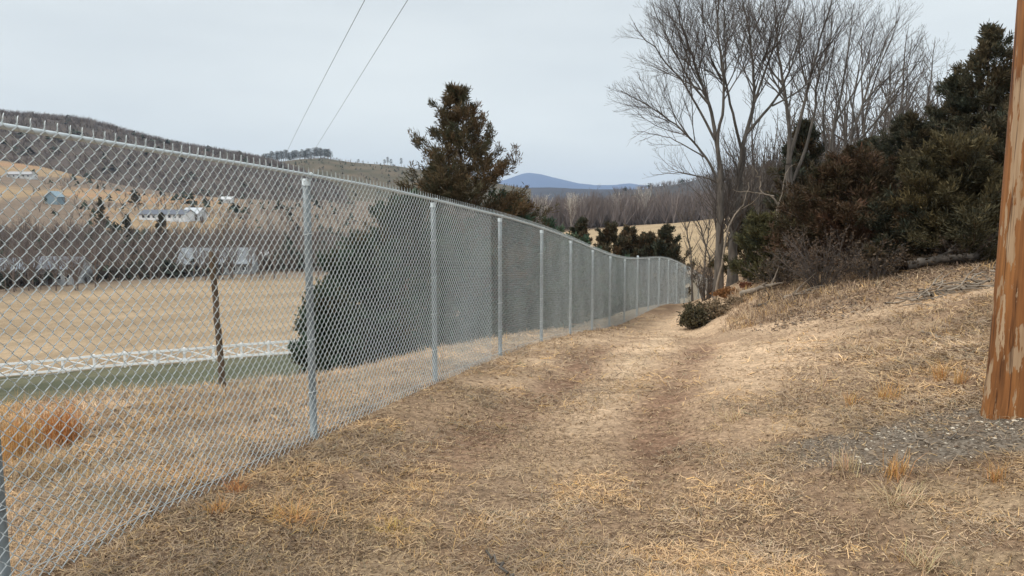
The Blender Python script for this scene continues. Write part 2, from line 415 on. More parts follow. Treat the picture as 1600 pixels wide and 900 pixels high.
def ground_mat():
    m, nt, b = newmat('ground_soil'); L = nt.links.new; nd = nt.nodes.new
    b.inputs['Roughness'].default_value = .95; b.inputs['Specular IOR Level'].default_value = .1
    a = nd('ShaderNodeAttribute'); a.attribute_name = 'col'
    k = nd('ShaderNodeAttribute'); k.attribute_name = 'mask'
    sep = nd('ShaderNodeSeparateColor'); L(k.outputs['Color'], sep.inputs[0])
    tc = nd('ShaderNodeTexCoord')
    def noise(scale, det, st=(1, 1, 1), rough=.6):
        mp = nd('ShaderNodeMapping'); mp.inputs['Scale'].default_value = st
        n = nd('ShaderNodeTexNoise'); n.inputs['Scale'].default_value = scale; n.inputs['Detail'].default_value = det; n.inputs['Roughness'].default_value = rough
        L(tc.outputs['Object'], mp.inputs[0]); L(mp.outputs[0], n.inputs[0]); return n.outputs[0]
    def rng_(src, a0, a1, b0, b1):
        r = nd('ShaderNodeMapRange'); L(src, r.inputs[0])
        for q_, v_ in zip((1, 2, 3, 4), (a0, a1, b0, b1)): r.inputs[q_].default_value = v_
        return r.outputs[0]
    def math_(op, x, y):
        r = nd('ShaderNodeMath'); r.operation = op
        for q_, v_ in enumerate((x, y)):
            if isinstance(v_, (int, float)): r.inputs[q_].default_value = v_
            else: L(v_, r.inputs[q_])
        return r.outputs[0]
    nA_ = noise(26, 8, (1, 1, 1), .7); nB = noise(7, 5, (.45, 2.0, 1)); nC = noise(1.3, 4); nD = noise(60, 4, (.35, 1.2, 1)); nE = noise(.06, 6, (1, 2.2, 1))
    v = math_('MULTIPLY', rng_(nA_, .3, .7, .62, 1.38), rng_(nB, .3, .7, .78, 1.22))
    v = math_('MULTIPLY', v, rng_(nC, .3, .7, .85, 1.15)); v = math_('MULTIPLY', v, rng_(nD, .35, .65, .75, 1.25)); v = math_('MULTIPLY', v, rng_(nE, .3, .7, .85, 1.15))
    sc = nd('ShaderNodeVectorMath'); sc.operation = 'SCALE'; L(a.outputs['Color'], sc.inputs[0]); L(v, sc.inputs['Scale'])
    # bits of pale straw and stone
    vo = nd('ShaderNodeTexVoronoi'); vo.inputs['Scale'].default_value = 55; L(tc.outputs['Object'], vo.inputs[0])
    stone = nd('ShaderNodeValToRGB'); e = stone.color_ramp.elements
    e[0].position = .0; e[0].color = (.05, .040, .032, 1); e[1].position = 1; e[1].color = (.32, .27, .215, 1)
    sepv = nd('ShaderNodeSeparateColor'); L(vo.outputs['Color'], sepv.inputs[0]); L(sepv.outputs[0], stone.inputs[0])
    mx = nd('ShaderNodeMix'); mx.data_type = 'RGBA'; L(math_('MULTIPLY', sep.outputs[0], .55), mx.inputs[0]); L(sc.outputs[0], mx.inputs[6]); L(stone.outputs[0], mx.inputs[7])
    L(mx.outputs[2], b.inputs['Base Color'])
    h = math_('ADD', nA_, math_('MULTIPLY', nB, .8))
    bp = nd('ShaderNodeBump'); bp.inputs['Strength'].default_value = .55; bp.inputs['Distance'].default_value = .05
    L(h, bp.inputs['Height']); L(bp.outputs[0], b.inputs['Normal'])
    return m
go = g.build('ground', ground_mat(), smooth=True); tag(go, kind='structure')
ma = go.data.attributes.new('mask', 'FLOAT_COLOR', 'POINT')
mk = np.stack([ggrav, gbare, gfield, np.ones_like(ggrav)], -1); mk = np.concatenate([mk, mk[:1]])
ma.data.foreach_set('color', mk.astype(np.float32).ravel())

# ------------------------------------------------------------------ far hills
def ridge(name, crest, Y, front, back, foot_z, m, seed, rough, n=260, rows=26):
    cr = np.array(crest, float)
    px = np.linspace(cr[0, 0], cr[-1, 0], n)
    k = max(3, n // 22) | 1
    py = smooth(np.interp(px, cr[:, 0], cr[:, 1]), k)
    P0 = np.array([at(a, b, Y) for a, b in zip(px, py)])
    v = []
    ts = np.concatenate([np.linspace(-1, 0, rows), np.linspace(0, 1, rows // 2)[1:]])
    for t in ts:
        d = -front * -t if t < 0 else back * t
        d = t * front if t < 0 else t * back
        h = (math.cos(math.pi * abs(t)) + 1) / 2
        s = (Y + d) / Y
        x = P0[:, 0] * s; y = P0[:, 1] * s
        z = foot_z + (P0[:, 2] - foot_z) * h
        amp = rough * (abs(t) * (1 - abs(t)) * 4 + .12)
        z = z + (fbm(x / (front * .22), y / (front * .22), seed) - .5) * amp
        v.append(np.stack([x, y, z], -1))
    v = np.concatenate(v)
    R = len(ts)
    i = np.arange(R - 1)[:, None] * n + np.arange(n - 1)[None]
    qd = np.stack([i, i + 1, i + n + 1, i + n], -1).reshape(-1, 4)
    o = Geo().add(v, [qd]).build(name, m, smooth=True); tag(o, kind='structure')
    return v.reshape(R, n, 3), ts
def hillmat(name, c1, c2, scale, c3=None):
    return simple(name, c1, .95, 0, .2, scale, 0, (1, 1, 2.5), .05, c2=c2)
ridge('mountain', [(700, 300), (745, 292), (790, 281), (812, 273), (825, 270), (845, 272.5), (880, 281), (905, 287), (930, 290.5), (960, 290), (985, 287.5), (1010, 290), (1050, 298), (1150, 300)], 7000, 1800, 1500, -40, hillmat('mountain_forest_haze_blue', (.065, .105, .20), (.052, .088, .175), .002), 201, 60)  # blue of the distant air painted into the forest colour, besides the haze volume
ridge('hill', [(650, 291), (740, 293), (800, 294), (860, 293.5), (930, 296), (1000, 296), (1060, 298), (1160, 290)], 2600, 700, 600, -20, hillmat('low_ridge_forest', (.055, .055, .065), (.04, .042, .05), .01), 202, 15)
RH, rts = ridge('hill', [(960, 300), (1000, 298), (1027, 291), (1050, 289), (1080, 283), (1100, 277), (1130, 272), (1180, 262), (1260, 250), (1400, 240), (1700, 235)], 1300, 450, 400, -10, hillmat('right_hill_forest', (.085, .075, .07), (.05, .048, .046), .02), 203, 14)
H2, _ = ridge('hill', [(330, 300), (400, 262), (430, 254), (470, 249), (505, 247), (530, 251), (560, 255), (600, 258), (640, 263), (700, 272), (760, 283), (830, 296)], 1050, 380, 300, -8, hillmat('scrub_hill', (.135, .105, .072), (.075, .07, .048), .035), 204, 10)
H1, _ = ridge('hill', [(-420, 150), (-250, 158), (-100, 170), (0, 181), (60, 187), (133, 195), (200, 213), (267, 229), (330, 240), (400, 252), (450, 266), (500, 285), (540, 305)], 860, 400, 300, -6, hillmat('left_hill_forest', (.105, .082, .068), (.062, .052, .045), .04), 205, 10)

# ------------------------------------------------------------------ trees
def far_tree(gm, p, h, w, kind, thk, r):
    """one small far tree: a fan of tapering stems or an evergreen cone of sprays"""
    if kind == 'ever':
        n = 10
        a = r.random(n) * 6.283; hh = r.random(n) ** .7 * h * .9
        rad = (1 - hh / h) * w * .5 + w * .06
        tip = np.stack([p[0] + np.cos(a) * rad, p[1] + np.sin(a) * rad, p[2] + hh + h * .02], -1)
        top = np.stack([np.full(n, p[0]), np.full(n, p[1]), p[2] + np.minimum(hh + h * .3, h)], -1)
        s = np.stack([-np.sin(a), np.cos(a), np.zeros(n)], -1) * (rad * .75)[:, None]
        v = np.concatenate([tip - s, tip + s, top])
        f = np.stack([np.arange(n), np.arange(n) + n, np.arange(n) + 2 * n], -1)
        return v, f
    n = 11
    a = r.random(n) * 6.283; hh = (.45 + .55 * r.random(n)) * h; rad = w * .5 * r.random(n) ** .6
    b = np.tile(np.array(p), (n, 1)); b[:, 2] += h * .3 * r.random(n) ** 2
    tip = np.stack([p[0] + np.cos(a) * rad, p[1] + np.sin(a) * rad, p[2] + hh], -1)
    th = (h * .016 + .03) * thk
    s = np.zeros((n, 3)); s[:, 0] = th; s[:, 1] = th * r.uniform(-1, 1, n)
    v = np.concatenate([b - s, b + s, tip + s * .2, tip - s * .2])
    k = np.arange(n)
    f = np.stack([k, k + n, k + 2 * n, k + 3 * n], -1)
    return v, f
def scatter_forest(name, pts, hs, ws, ever, colf, seed, label, thk=1.0):
    r = np.random.default_rng(seed); gm = Geo()
    for p, h, w_, e in zip(pts, hs, ws, ever):
        v, f = far_tree(gm, p, h, w_, 'ever' if e else 'bare', thk, r)
        gm.add(v, [f], colf(e, r))
    o = gm.build(name, M['farwood']); tag(o, label, 'forest', kind='stuff')
    return o
def on_ridge(V, n, r, t0, t1, u0=0, u1=1):
    R, nn, _ = V.shape
    a = (t0 + (t1 - t0) * r.random(n)) * (R - 1.001); b = (u0 + (u1 - u0) * r.random(n)) * (nn - 1.001)
    i = a.astype(int); j = b.astype(int); fa = (a - i)[:, None]; fb = (b - j)[:, None]
    return (V[i, j] * (1 - fa) + V[i + 1, j] * fa) * (1 - fb) + (V[i, j + 1] * (1 - fa) + V[i + 1, j + 1] * fa) * fb
def wood_cols(e, r):
    k = r.uniform(.75, 1.25)
    if e: return np.array((.035, .045, .03)) * k
    return np.array((.150, .120, .105)) * k if r.random() < .75 else np.array((.21, .18, .155)) * k
r_ = np.random.default_rng(31)
fp = np.concatenate([on_ridge(H1, 4200, r_, .12, .70), on_ridge(H1, 1800, r_, .58, .70)])
scatter_forest('forest', fp, r_.uniform(4.5, 8, len(fp)), r_.uniform(7, 12, len(fp)), r_.random(len(fp)) < .03, wood_cols, 1, 'bare brown woods covering the left hill above the tan slopes', 1.5)
fp = on_ridge(RH, 1600, r_, .1, .72, .0, .7)
scatter_forest('forest', fp, r_.uniform(7, 11, len(fp)), r_.uniform(8, 13, len(fp)), r_.random(len(fp)) < .04, wood_cols, 2, 'dim woods covering the right hill behind the bare trees')
fp = on_ridge(H2, 900, r_, .1, .68)
scatter_forest('scrub', fp, r_.uniform(1.5, 5, len(fp)), r_.uniform(2, 5, len(fp)), r_.random(len(fp)) < .3, wood_cols, 3, 'low scrub regrowing on the cleared hill with the pine row')

# --- bare trees grown branch by branch
def branch_pts(p0, d0, L, r, n=6, wob=.18, up=.25):
    pts = [np.array(p0, float)]; d = np.array(d0, float); st = L / (n - 1)
    for _ in range(n - 1):
        d = d + r.normal(0, wob, 3) + np.array((0, 0, up * .25)); d /= np.linalg.norm(d)
        pts.append(pts[-1] + d * st)
    return np.array(pts)
def rotate_off(d, ang, r):
    d = d / np.linalg.norm(d); x = r.normal(0, 1, 3); x -= d * x.dot(d); x /= np.linalg.norm(x)
    return d * math.cos(ang) + x * math.sin(ang)
def grow(limbs, r, levels=3, gap=.35, rmin=.004, lenf=.55, start=.25, up=.3, maxl=3.0, ang=(.45, .95), wob=.13):
    """limbs: list of (pts, radii). Returns the twigs level by level"""
    res = []; cur = limbs
    for lv in range(levels):
        nxt = []
        g_ = gap * (1.0, .80, .72, .4)[lv]
        for pts, rad in cur:
            seg = np.linalg.norm(np.diff(pts, axis=0), axis=1); S = np.concatenate([[0], np.cumsum(seg)]); L = S[-1]
            s = L * (start if lv == 0 else .18) + r.random() * g_
            while s < L * .98:
                k = min(np.searchsorted(S, s) - 1, len(seg) - 1); k = max(k, 0)
                f = (s - S[k]) / seg[k]; p = pts[k] * (1 - f) + pts[k + 1] * f
                d = (pts[k + 1] - pts[k]) / seg[k]; ra = rad[k] * (1 - f) + rad[k + 1] * f
                ln = min((L - s) * lenf + L * .12, maxl * (1, .5, .28, .2)[lv]) * r.uniform(.6, 1.2)
                dd = rotate_off(d, r.uniform(*ang), r); dd[2] += up * .5; dd /= np.linalg.norm(dd)
                n = 6 if lv == 0 else 5 if lv == 1 else 4
                bp = branch_pts(p, dd, ln, r, n, wob, up)
                r0 = max(min(ra * .62, ln * .016 + .002), rmin); nxt.append((bp, np.linspace(r0, rmin * .8, n)))
                s += g_ * r.uniform(.6, 1.5)
        res += nxt; cur = nxt
    return res
def build_bare(root, limbs, twigs, mt, mw, trunk_name='trunk', crown_name='crown'):
    gm = Geo()
    for pts, rad in limbs:
        gm.tubes(pts, rad, 9 if rad[0] > .06 else 6)
    gm.build(trunk_name, mt, root, smooth=True)
    gm = Geo()
    for n in (4, 5, 6):
        b = [t for t in twigs if len(t[0]) == n]
        if b: gm.tubes(np.array([t[0] for t in b]), np.array([t[1] for t in b]), 3)
    gm.build(crown_name, mw, root)
def resample(P, n):
    P = np.array(P, float); S = np.concatenate([[0], np.cumsum(np.linalg.norm(np.diff(P, axis=0), axis=1))])
    t = np.linspace(0, S[-1], n); Q = np.stack([np.interp(t, S, P[:, k]) for k in range(3)], -1)
    for k in range(3): Q[1:-1, k] = (Q[:-2, k] + 2 * Q[1:-1, k] + Q[2:, k]) / 4
    return Q
def traced_tree(name, label, Y, limbs, seed, gap=.32, levels=3, group=None, rmin=.0028, maxl=2.7, mt='bark', depth=.35, spread=.5, start=.3, drop=0):
    """limbs: (radius0, radius1, depth lean, [(px,py)...]) laid out at the tree's own distance, each limb leaning nearer or farther"""
    r = np.random.default_rng(seed)
    b0 = limbs[0][3][0]
    a, _ = ray(*b0); base = np.array((a * Y, Y, G(a * Y, Y)))
    root = thing(name, label, 'tree', base, 0, group)
    LB = []
    for k, (r0, r1, lean, px) in enumerate(limbs):
        if k: r0 *= .8; r1 *= .75
        P = np.array([at(x, y, Y) for x, y in px]) - base
        if k == 0: P[0, 2] = -.1
        n = max(8, len(px) * 3)
        Q = resample(P, n); t = np.linspace(0, 1, n)
        h = np.maximum(Q[:, 2] - Q[0, 2], 0)
        Q[:, 1] += lean * (t ** 1.3) * np.linalg.norm(P[-1] - P[0]) * depth
        Q += r.normal(0, .012, Q.shape) * t[:, None] * 2
        rad = r0 + (r1 - r0) * t ** .8
        if k == 0 or r0 > .085:
            rad = rad * (1 + .35 * np.exp(-np.maximum(Q[:, 2], 0) / .25) * (px[0] == b0))
        LB.append((Q, rad))
    tw = grow(LB, r, levels, gap, rmin, .72, start, .20, maxl, (.40, .85), .075)
    build_bare(root, LB, tw, M[mt], M['twig'])
    return root
def c1(*p): return [(940 + x / 1.875, y / 1.875) for x, y in p]
traced_tree('bare_tree', 'tall bare tree beyond the fence end, left trunk of the close pair', 21.5, [
    (.145, .085, 0, c1((343, 850), (345, 700), (352, 590), (346, 480))),
    (.085, .02, .3, c1((346, 480), (338, 420), (325, 330), (305, 260), (268, 150), (240, 60), (226, -20))),
    (.07, .02, -.5, c1((346, 490), (335, 400), (350, 330), (350, 250), (335, 170), (320, 80), (325, -20))),
    (.06, .012, .2, c1((352, 560), (325, 490), (300, 450), (250, 390), (190, 340), (130, 300), (60, 262))),
    (.035, .008, -.4, c1((352, 545), (330, 528), (300, 520), (240, 507), (140, 511))),
    (.05, .014, -.2, c1((332, 410), (290, 330), (230, 230), (170, 170), (85, 75))),
    (.045, .012, .6, c1((318, 310), (262, 240), (215, 130), (170, 20), (160, -20))),
    (.03, .008, .5, c1((300, 460), (270, 440), (200, 400), (110, 380))),
], 11, .175, 3)
traced_tree('bare_tree', 'tall bare tree forking in a wide V, right trunk of the close pair', 22.3, [
    (.16, .09, 0, c1((383, 848), (385, 700), (395, 600), (405, 500), (412, 432))),
    (.085, .02, .2, c1((412, 432), (430, 370), (450, 300), (450, 200), (440, 100), (420, -20))),
    (.06, .015, -.4, c1((410, 440), (380, 330), (355, 240), (350, 150), (345, 50), (340, -30))),
    (.065, .015, .4, c1((426, 390), (470, 340), (515, 290), (550, 230), (590, 120), (612, 10))),
    (.05, .013, -.3, c1((448, 300), (480, 200), (510, 110), (545, -10))),
    (.04, .01, .6, c1((500, 310), (560, 280), (640, 220), (700, 150))),
    (.035, .01, -.6, c1((356, 240), (320, 180), (290, 90), (280, -10))),
    (.035, .01, .2, c1((440, 100), (470, 40), (480, -20))),
], 12, .175, 3)
traced_tree('bare_tree', 'grey bare tree with a thick forked trunk, right of the close pair of trunks', 25, [
    (.17, .11, 0, c1((552, 700), (550, 580), (548, 480))),
    (.11, .02, .2, c1((548, 480), (553, 400), (545, 300), (530, 200), (520, 90), (520, -20))),
    (.09, .02, -.3, c1((548, 470), (580, 350), (600, 250), (620, 150), (650, 40), (660, -20))),
    (.075, .02, .3, c1((560, 530), (600, 440), (630, 330), (640, 240), (690, 110), (700, 20))),
    (.04, .012, .5, c1((545, 300), (500, 220), (490, 110), (480, 0))),
    (.04, .012, -.5, c1((600, 250), (570, 150), (580, 40), (575, -20))),
], 13, .25, 3)
traced_tree('bare_tree', 'slender bare tree rising straight behind the rust-brown cedar bush', 26, [
    (.12, .07, 0, c1((660, 700), (664, 560), (668, 480))),
    (.07, .015, .3, c1((668, 480), (675, 420), (690, 350), (715, 250), (740, 130), (760, 0))),
    (.06, .015, -.3, c1((665, 500), (652, 400), (640, 330), (660, 200), (670, 90))),
    (.045, .012, .2, c1((690, 350), (760, 240), (800, 130), (810, 40))),
], 14, .29, 3)
traced_tree('bare_tree', 'slanting bare tree with fine twigs leaning right, left of the tall cedar by the pole', 27, [
    (.13, .08, 0, c1((690, 700), (700, 580), (712, 480))),
    (.08, .015, .2, c1((712, 480), (735, 400), (770, 300), (805, 200), (845, 110), (890, 40))),
    (.06, .012, -.4, c1((718, 450), (780, 380), (840, 300), (880, 230), (925, 150))),
    (.05, .012, .4, c1((735, 400), (740, 300), (770, 180), (790, 60))),
    (.04, .01, -.2, c1((770, 300), (820, 240), (900, 190), (935, 180))),
], 15, .29, 3)
traced_tree('bare_tree', 'fine-twigged bare tree farthest right, half hidden behind dark cedars', 29, [
    (.12, .07, 0, c1((770, 700), (765, 560), (770, 470))),
    (.07, .013, .2, c1((770, 470), (800, 370), (850, 280), (900, 200), (925, 110))),
    (.06, .013, -.3, c1((770, 470), (765, 350), (790, 230), (830, 130), (850, 30))),
    (.045, .012, .4, c1((780, 430), (850, 370), (910, 320), (960, 270))),
], 16, .29, 3)
traced_tree('dead_sapling', 'dead crooked pale sapling bending left among the dark shrubs', 19.5, [
    (.05, .035, 0, c1((497, 720), (505, 650), (517, 600))),
    (.036, .014, .1, c1((517, 600), (500, 575), (470, 566), (462, 555), (468, 530), (450, 500))),
    (.026, .006, -.2, c1((512, 620), (530, 560), (536, 500), (560, 480))),
    (.03, .006, .2, c1((505, 575), (440, 562), (380, 560))),
], 17, .5, 2, mt='deadwood')
traced_tree('dead_sapling', 'dead leaning pale stem crossing the close pair of trunks', 20.3, [
    (.04, .02, 0, c1((335, 700), (375, 640), (415, 600))),
    (.02, .007, .1, c1((415, 600), (428, 560), (432, 530))),
    (.015, .005, -.1, c1((395, 620), (450, 590), (470, 555))),
], 18, .6, 2, mt='deadwood')
for k, (pth, Yk, lab) in enumerate([
    ([(1083, 440), (1080, 395), (1072, 360), (1066, 335)], 33, 'thin bare sapling behind the fence end, leftmost of the saplings there'),
    ([(1100, 445), (1101, 400), (1108, 360), (1110, 330)], 34, 'thin straight sapling in the thicket right behind the fence end'),
    ([(1112, 448), (1110, 405), (1098, 370), (1090, 345)], 27, 'thin bare sapling leaning left close by the grey double trunks'),
    ([(1170, 447), (1172, 410), (1180, 370), (1186, 330)], 21, 'thin bare sapling right of the close pair of trunks')]):
    traced_tree('sapling', lab, Yk, [(.05, .02, 0, pth), (.025, .006, .4, [pth[2], (pth[2][0] - 14, pth[2][1] - 26), (pth[2][0] - 22, pth[2][1] - 50)]),
                 (.025, .006, -.4, [pth[2], (pth[2][0] + 9, pth[2][1] - 24), (pth[2][0] + 14, pth[2][1] - 45)]), (.02, .005, .2, [pth[1], (pth[1][0] + 16, pth[1][1] - 25), (pth[1][0] + 28, pth[1][1] - 60)])], 40 + k, .25, 2, maxl=1.3, start=.15)

# --- cedars
GREEN = np.array((.054, .060, .034)); DKGREEN = np.array((.048, .054, .036)); BRONZE = np.array((.150, .085, .042)); OLIVE = np.array((.130, .110, .046)); RUST = np.array((.108, .058, .036))
def cedar_mesh(root, H, R, seed, nbr=60, bl=14, c1_=GREEN, c2_=BRONZE, mix=.4, low=.04, shape=.75, ls=.13, lw=.0105, multi=0, up=(.05, 1.0), wid=.105, var=(.50, .68)):
    r = np.random.default_rng(seed); tr = Geo()
    def prof(t): return (1 - t) ** shape * (.7 + .3 * min(1, t / .12)) + .03
    tops = [(np.zeros(3), np.array((r.normal(0, .02) * H, r.normal(0, .02) * H, H)), 1.0)]
    for k in range(multi):
        a = 2.4 * k + r.random(); hh = H * r.uniform(.70, .93)
        tops.append((np.array((0, 0, H * r.uniform(.10, .35))), np.array((math.cos(a) * R * r.uniform(.25, .5), math.sin(a) * R * r.uniform(.25, .5), hh)), .6))
    S = []; D = []; Cc = []
    def plume(bp, t0, width, tn):
        seg = np.linalg.norm(np.diff(bp, axis=0), axis=1); L = seg.sum()
        m = max(3, int(L * (1 - t0) / (ls * .5)))
        tt = t0 + (1 - t0) * (np.arange(m) + r.random(m)) / m
        f = tt * (len(bp) - 1); i = np.minimum(f.astype(int), len(bp) - 2); f = (f - i)[:, None]
        p = bp[i] * (1 - f) + bp[i + 1] * f; d = bp[i + 1] - bp[i]; d = d / (np.linalg.norm(d, axis=1, keepdims=True) + 1e-9)
        off = r.normal(0, 1, (m, 3)) * (width * (1.1 - .8 * tt))[:, None]
        S.append(p + off); D.append(d + off / (np.linalg.norm(off, axis=1, keepdims=True) + 1e-6) * .55 + np.array((0, 0, .25)))
        tv = np.clip(tn + r.normal(0, .14, m), 0, 1)[:, None]
        Cc.append((c1_ * (1 - tv) + c2_ * tv) * r.uniform(.7, 1.3, (m, 1)))
    for (b0, t0_, sc) in tops:
        n = 10
        Q = b0 + (t0_ - b0) * np.linspace(0, 1, n)[:, None]; Q[1:-1] += r.normal(0, .012 * H, (n - 2, 3)) * np.array((1, 1, 0))
        if b0[2] == 0: Q[0, 2] = -.12
        tr.tubes(Q, np.linspace(H * .017 * sc, .008, n), 7)
        plume(Q, .86, .05 * R, mix)
        nb = int(nbr * sc)
        for k in range(nb):
            t = min(.965, low + (1 - low) * ((k + r.random()) / nb) ** .95)
            a = k * 2.4 + r.normal(0, .5)
            L = max(.14, R * (sc if sc == 1 else .62) * prof(t) * (var[0] + var[1] * r.random() ** .8))
            f = t * (n - 1); i = min(int(f), n - 2); p = Q[i] * (1 - f + i) + Q[i + 1] * (f - i)
            e = up[0] + (up[1] - up[0]) * t + r.normal(0, .16)
            d = np.array((math.cos(a) * math.cos(e), math.sin(a) * math.cos(e), math.sin(e)))
            bp = branch_pts(p, d, L * 1.12, r, 6, .10, .30)
            tr.tubes(bp, np.linspace(max(.006, L * .012), .003, 6), 3)
            tn = np.clip(mix + r.normal(0, .22), 0, 1)
            plume(bp, .30, wid * L * .38, tn)
            for q in range(int(4 + 6 * min(1, L / (R + 1e-6)))):
                tq = r.uniform(.18, .95); f = tq * 5; i = min(int(f), 4); pp = bp[i] * (1 - f + i) + bp[i + 1] * (f - i)
                dq = bp[i + 1] - bp[i]; dq /= np.linalg.norm(dq); sd_ = np.cross(dq, (0, 0, 1.0)); sd_ /= np.linalg.norm(sd_) + 1e-9
                an = r.uniform(.45, 1.05) * (1 if q % 2 else -1)
                d2 = dq * math.cos(an) + sd_ * math.sin(an) + np.array((0, 0, r.normal(.18, .25)))
                L2 = max(.10, L * (.16 + .34 * (1 - tq)) * r.uniform(.7, 1.3))
                plume(branch_pts(pp, d2 / np.linalg.norm(d2), L2, r, 4, .12, .35), .12, wid * L2 * .45, np.clip(tn + r.normal(0, .1), 0, 1))
    S = np.concatenate(S); D = np.concatenate(D); Cc = np.concatenate(Cc)
    D /= np.linalg.norm(D, axis=1, keepdims=True)
    n = len(S) * bl
    P = np.repeat(S, bl, 0) + r.normal(0, ls * .28, (n, 3)); dd = np.repeat(D, bl, 0) + r.normal(0, .42, (n, 3)); dd /= np.linalg.norm(dd, axis=1, keepdims=True)
    col = np.repeat(Cc, bl, 0) * r.uniform(.75, 1.25, (n, 1))
    ln = ls * r.uniform(.5, 1.2, n)[:, None]
    s = np.cross(dd, r.normal(0, 1, (n, 3))); s /= np.linalg.norm(s, axis=1, keepdims=True); s *= lw * r.uniform(.7, 1.3, (n, 1))
    P[:, 2] = np.maximum(P[:, 2], .02)
    v = np.stack([P - s * .35, P + dd * ln * .45 - s, P + dd * ln, P + dd * ln * .5 + s], 1).reshape(-1, 3)
    f = np.arange(n * 4).reshape(-1, 4)
    tr.build('trunk', M['cedarbark'], root, smooth=True)
    cr = Geo().add(v, [f], np.repeat(col, 4, 0)); cr.build('crown', M['leaf'], root)
def cedar(name, label, px, Y, top_py, halfw_px, seed, group=None, dx=0, **kw):
    p = foot(px, Y)
    _, t = ray(px, top_py); H = EYE + t * Y - p[2]; R = halfw_px / FPX * Y
    root = thing(name, label, 'tree', p, 0, group)
    cedar_mesh(root, H, R, seed, **kw)
    return root
cedar('cedar_tree', 'large bronze-green cedar standing clear against the sky behind the mesh fence', 724, 18.2, 144, 192, 101, var=(.72, .40), wid=.085, nbr=112, bl=12, mix=.5, c1_=np.array((.066, .070, .042)), c2_=np.array((.145, .090, .047)), multi=0, shape=.86, low=.20, up=(.0, .85))
cedar('cedar_tree', 'low spreading bronze cedar at the right foot of the large bronze-green cedar', 796, 19.4, 312, 48, 190, nbr=60, bl=12, mix=.6, c1_=np.array((.058, .062, .038)), c2_=np.array((.140, .090, .048)), shape=.6, low=.05, up=(.05, .6))
HG = 'dark green cedars growing behind the chain link fence'
for k, (px, Y, ty, hw, lab, kw) in enumerate([
    (508, 11.4, 470, 50, 'low dark cedar bush behind the mesh beside the first full post, shortest of the row', dict(c1_=np.array((.050, .080, .052)), mix=.05, shape=.4)),
    (565, 12.8, 396, 84, 'dark cedar bush behind the mesh right of the first full post', dict(c1_=np.array((.050, .080, .052)), mix=.05, shape=.4)),
    (640, 15.2, 322, 104, 'tall dark cedar behind the mesh just left of the large bronze cedar', dict(c1_=np.array((.054, .088, .056)), mix=.06, shape=.5)),
    (700, 15.8, 400, 110, 'low bushy cedar in front of the foot of the large bronze cedar', dict(c1_=np.array((.050, .080, .052)), mix=.05, shape=.4)),
    (790, 18.6, 346, 110, 'green cedar behind the mesh just right of the large bronze cedar', dict(shape=.38)),
    (846, 21.0, 372, 72, 'green cedar behind the mesh, second right of the large bronze cedar', dict(shape=.38)),
    (892, 23.4, 386, 60, 'green cedar behind the mesh, third right of the large bronze cedar', dict(shape=.38)),
    (936, 27.5, 404, 48, 'low green cedar behind the mesh, below the small dark cedars above the rail', dict(shape=.38)),
    (976, 33, 412, 34, 'low cedar behind the mesh where the fence rail dips', dict(shape=.38)),
    (1022, 42, 412, 40, 'low cedar behind the mesh where the fence starts curving right', dict(shape=.38))]):
    cedar('cedar_tree', lab, px, Y, ty, hw, 110 + k, HG, **{**dict(nbr=84, bl=11, ls=.15, lw=.018, low=.0, up=(-.30, .9), c1_=np.array((.062, .108, .068)), mix=.04, var=(.42, .78)), **kw})
SG = 'small cedars showing above the fence rail'
for k, (px, Y, ty, hw, lab, mixv) in enumerate([
    (913, 36, 346, 42, 'small dark pointed cedar above the rail, leftmost of those before the tan field', .25),
    (955, 37, 358, 68, 'small bronze cedar above the rail with ragged twin tops', .38),
    (984, 38, 361, 62, 'small bronze cedar in the middle of those above the rail', .34),
    (1012, 38, 374, 60, 'low round cedar between the bronze ones and the dark pointed one', .35),
    (1040, 36.5, 360, 56, 'dark green pointed cedar above the rail, rightmost before the tan field', .05)]):
    cedar('cedar_tree', lab, px, Y, ty, hw, 140 + k, SG, nbr=56, bl=11, ls=.18, lw=.026, mix=mixv, c1_=DKGREEN * 1.1, low=.02, shape=.62)
RG = 'cedars on the wooded bank at the right'
BR2 = np.array((.120, .086, .046)); 
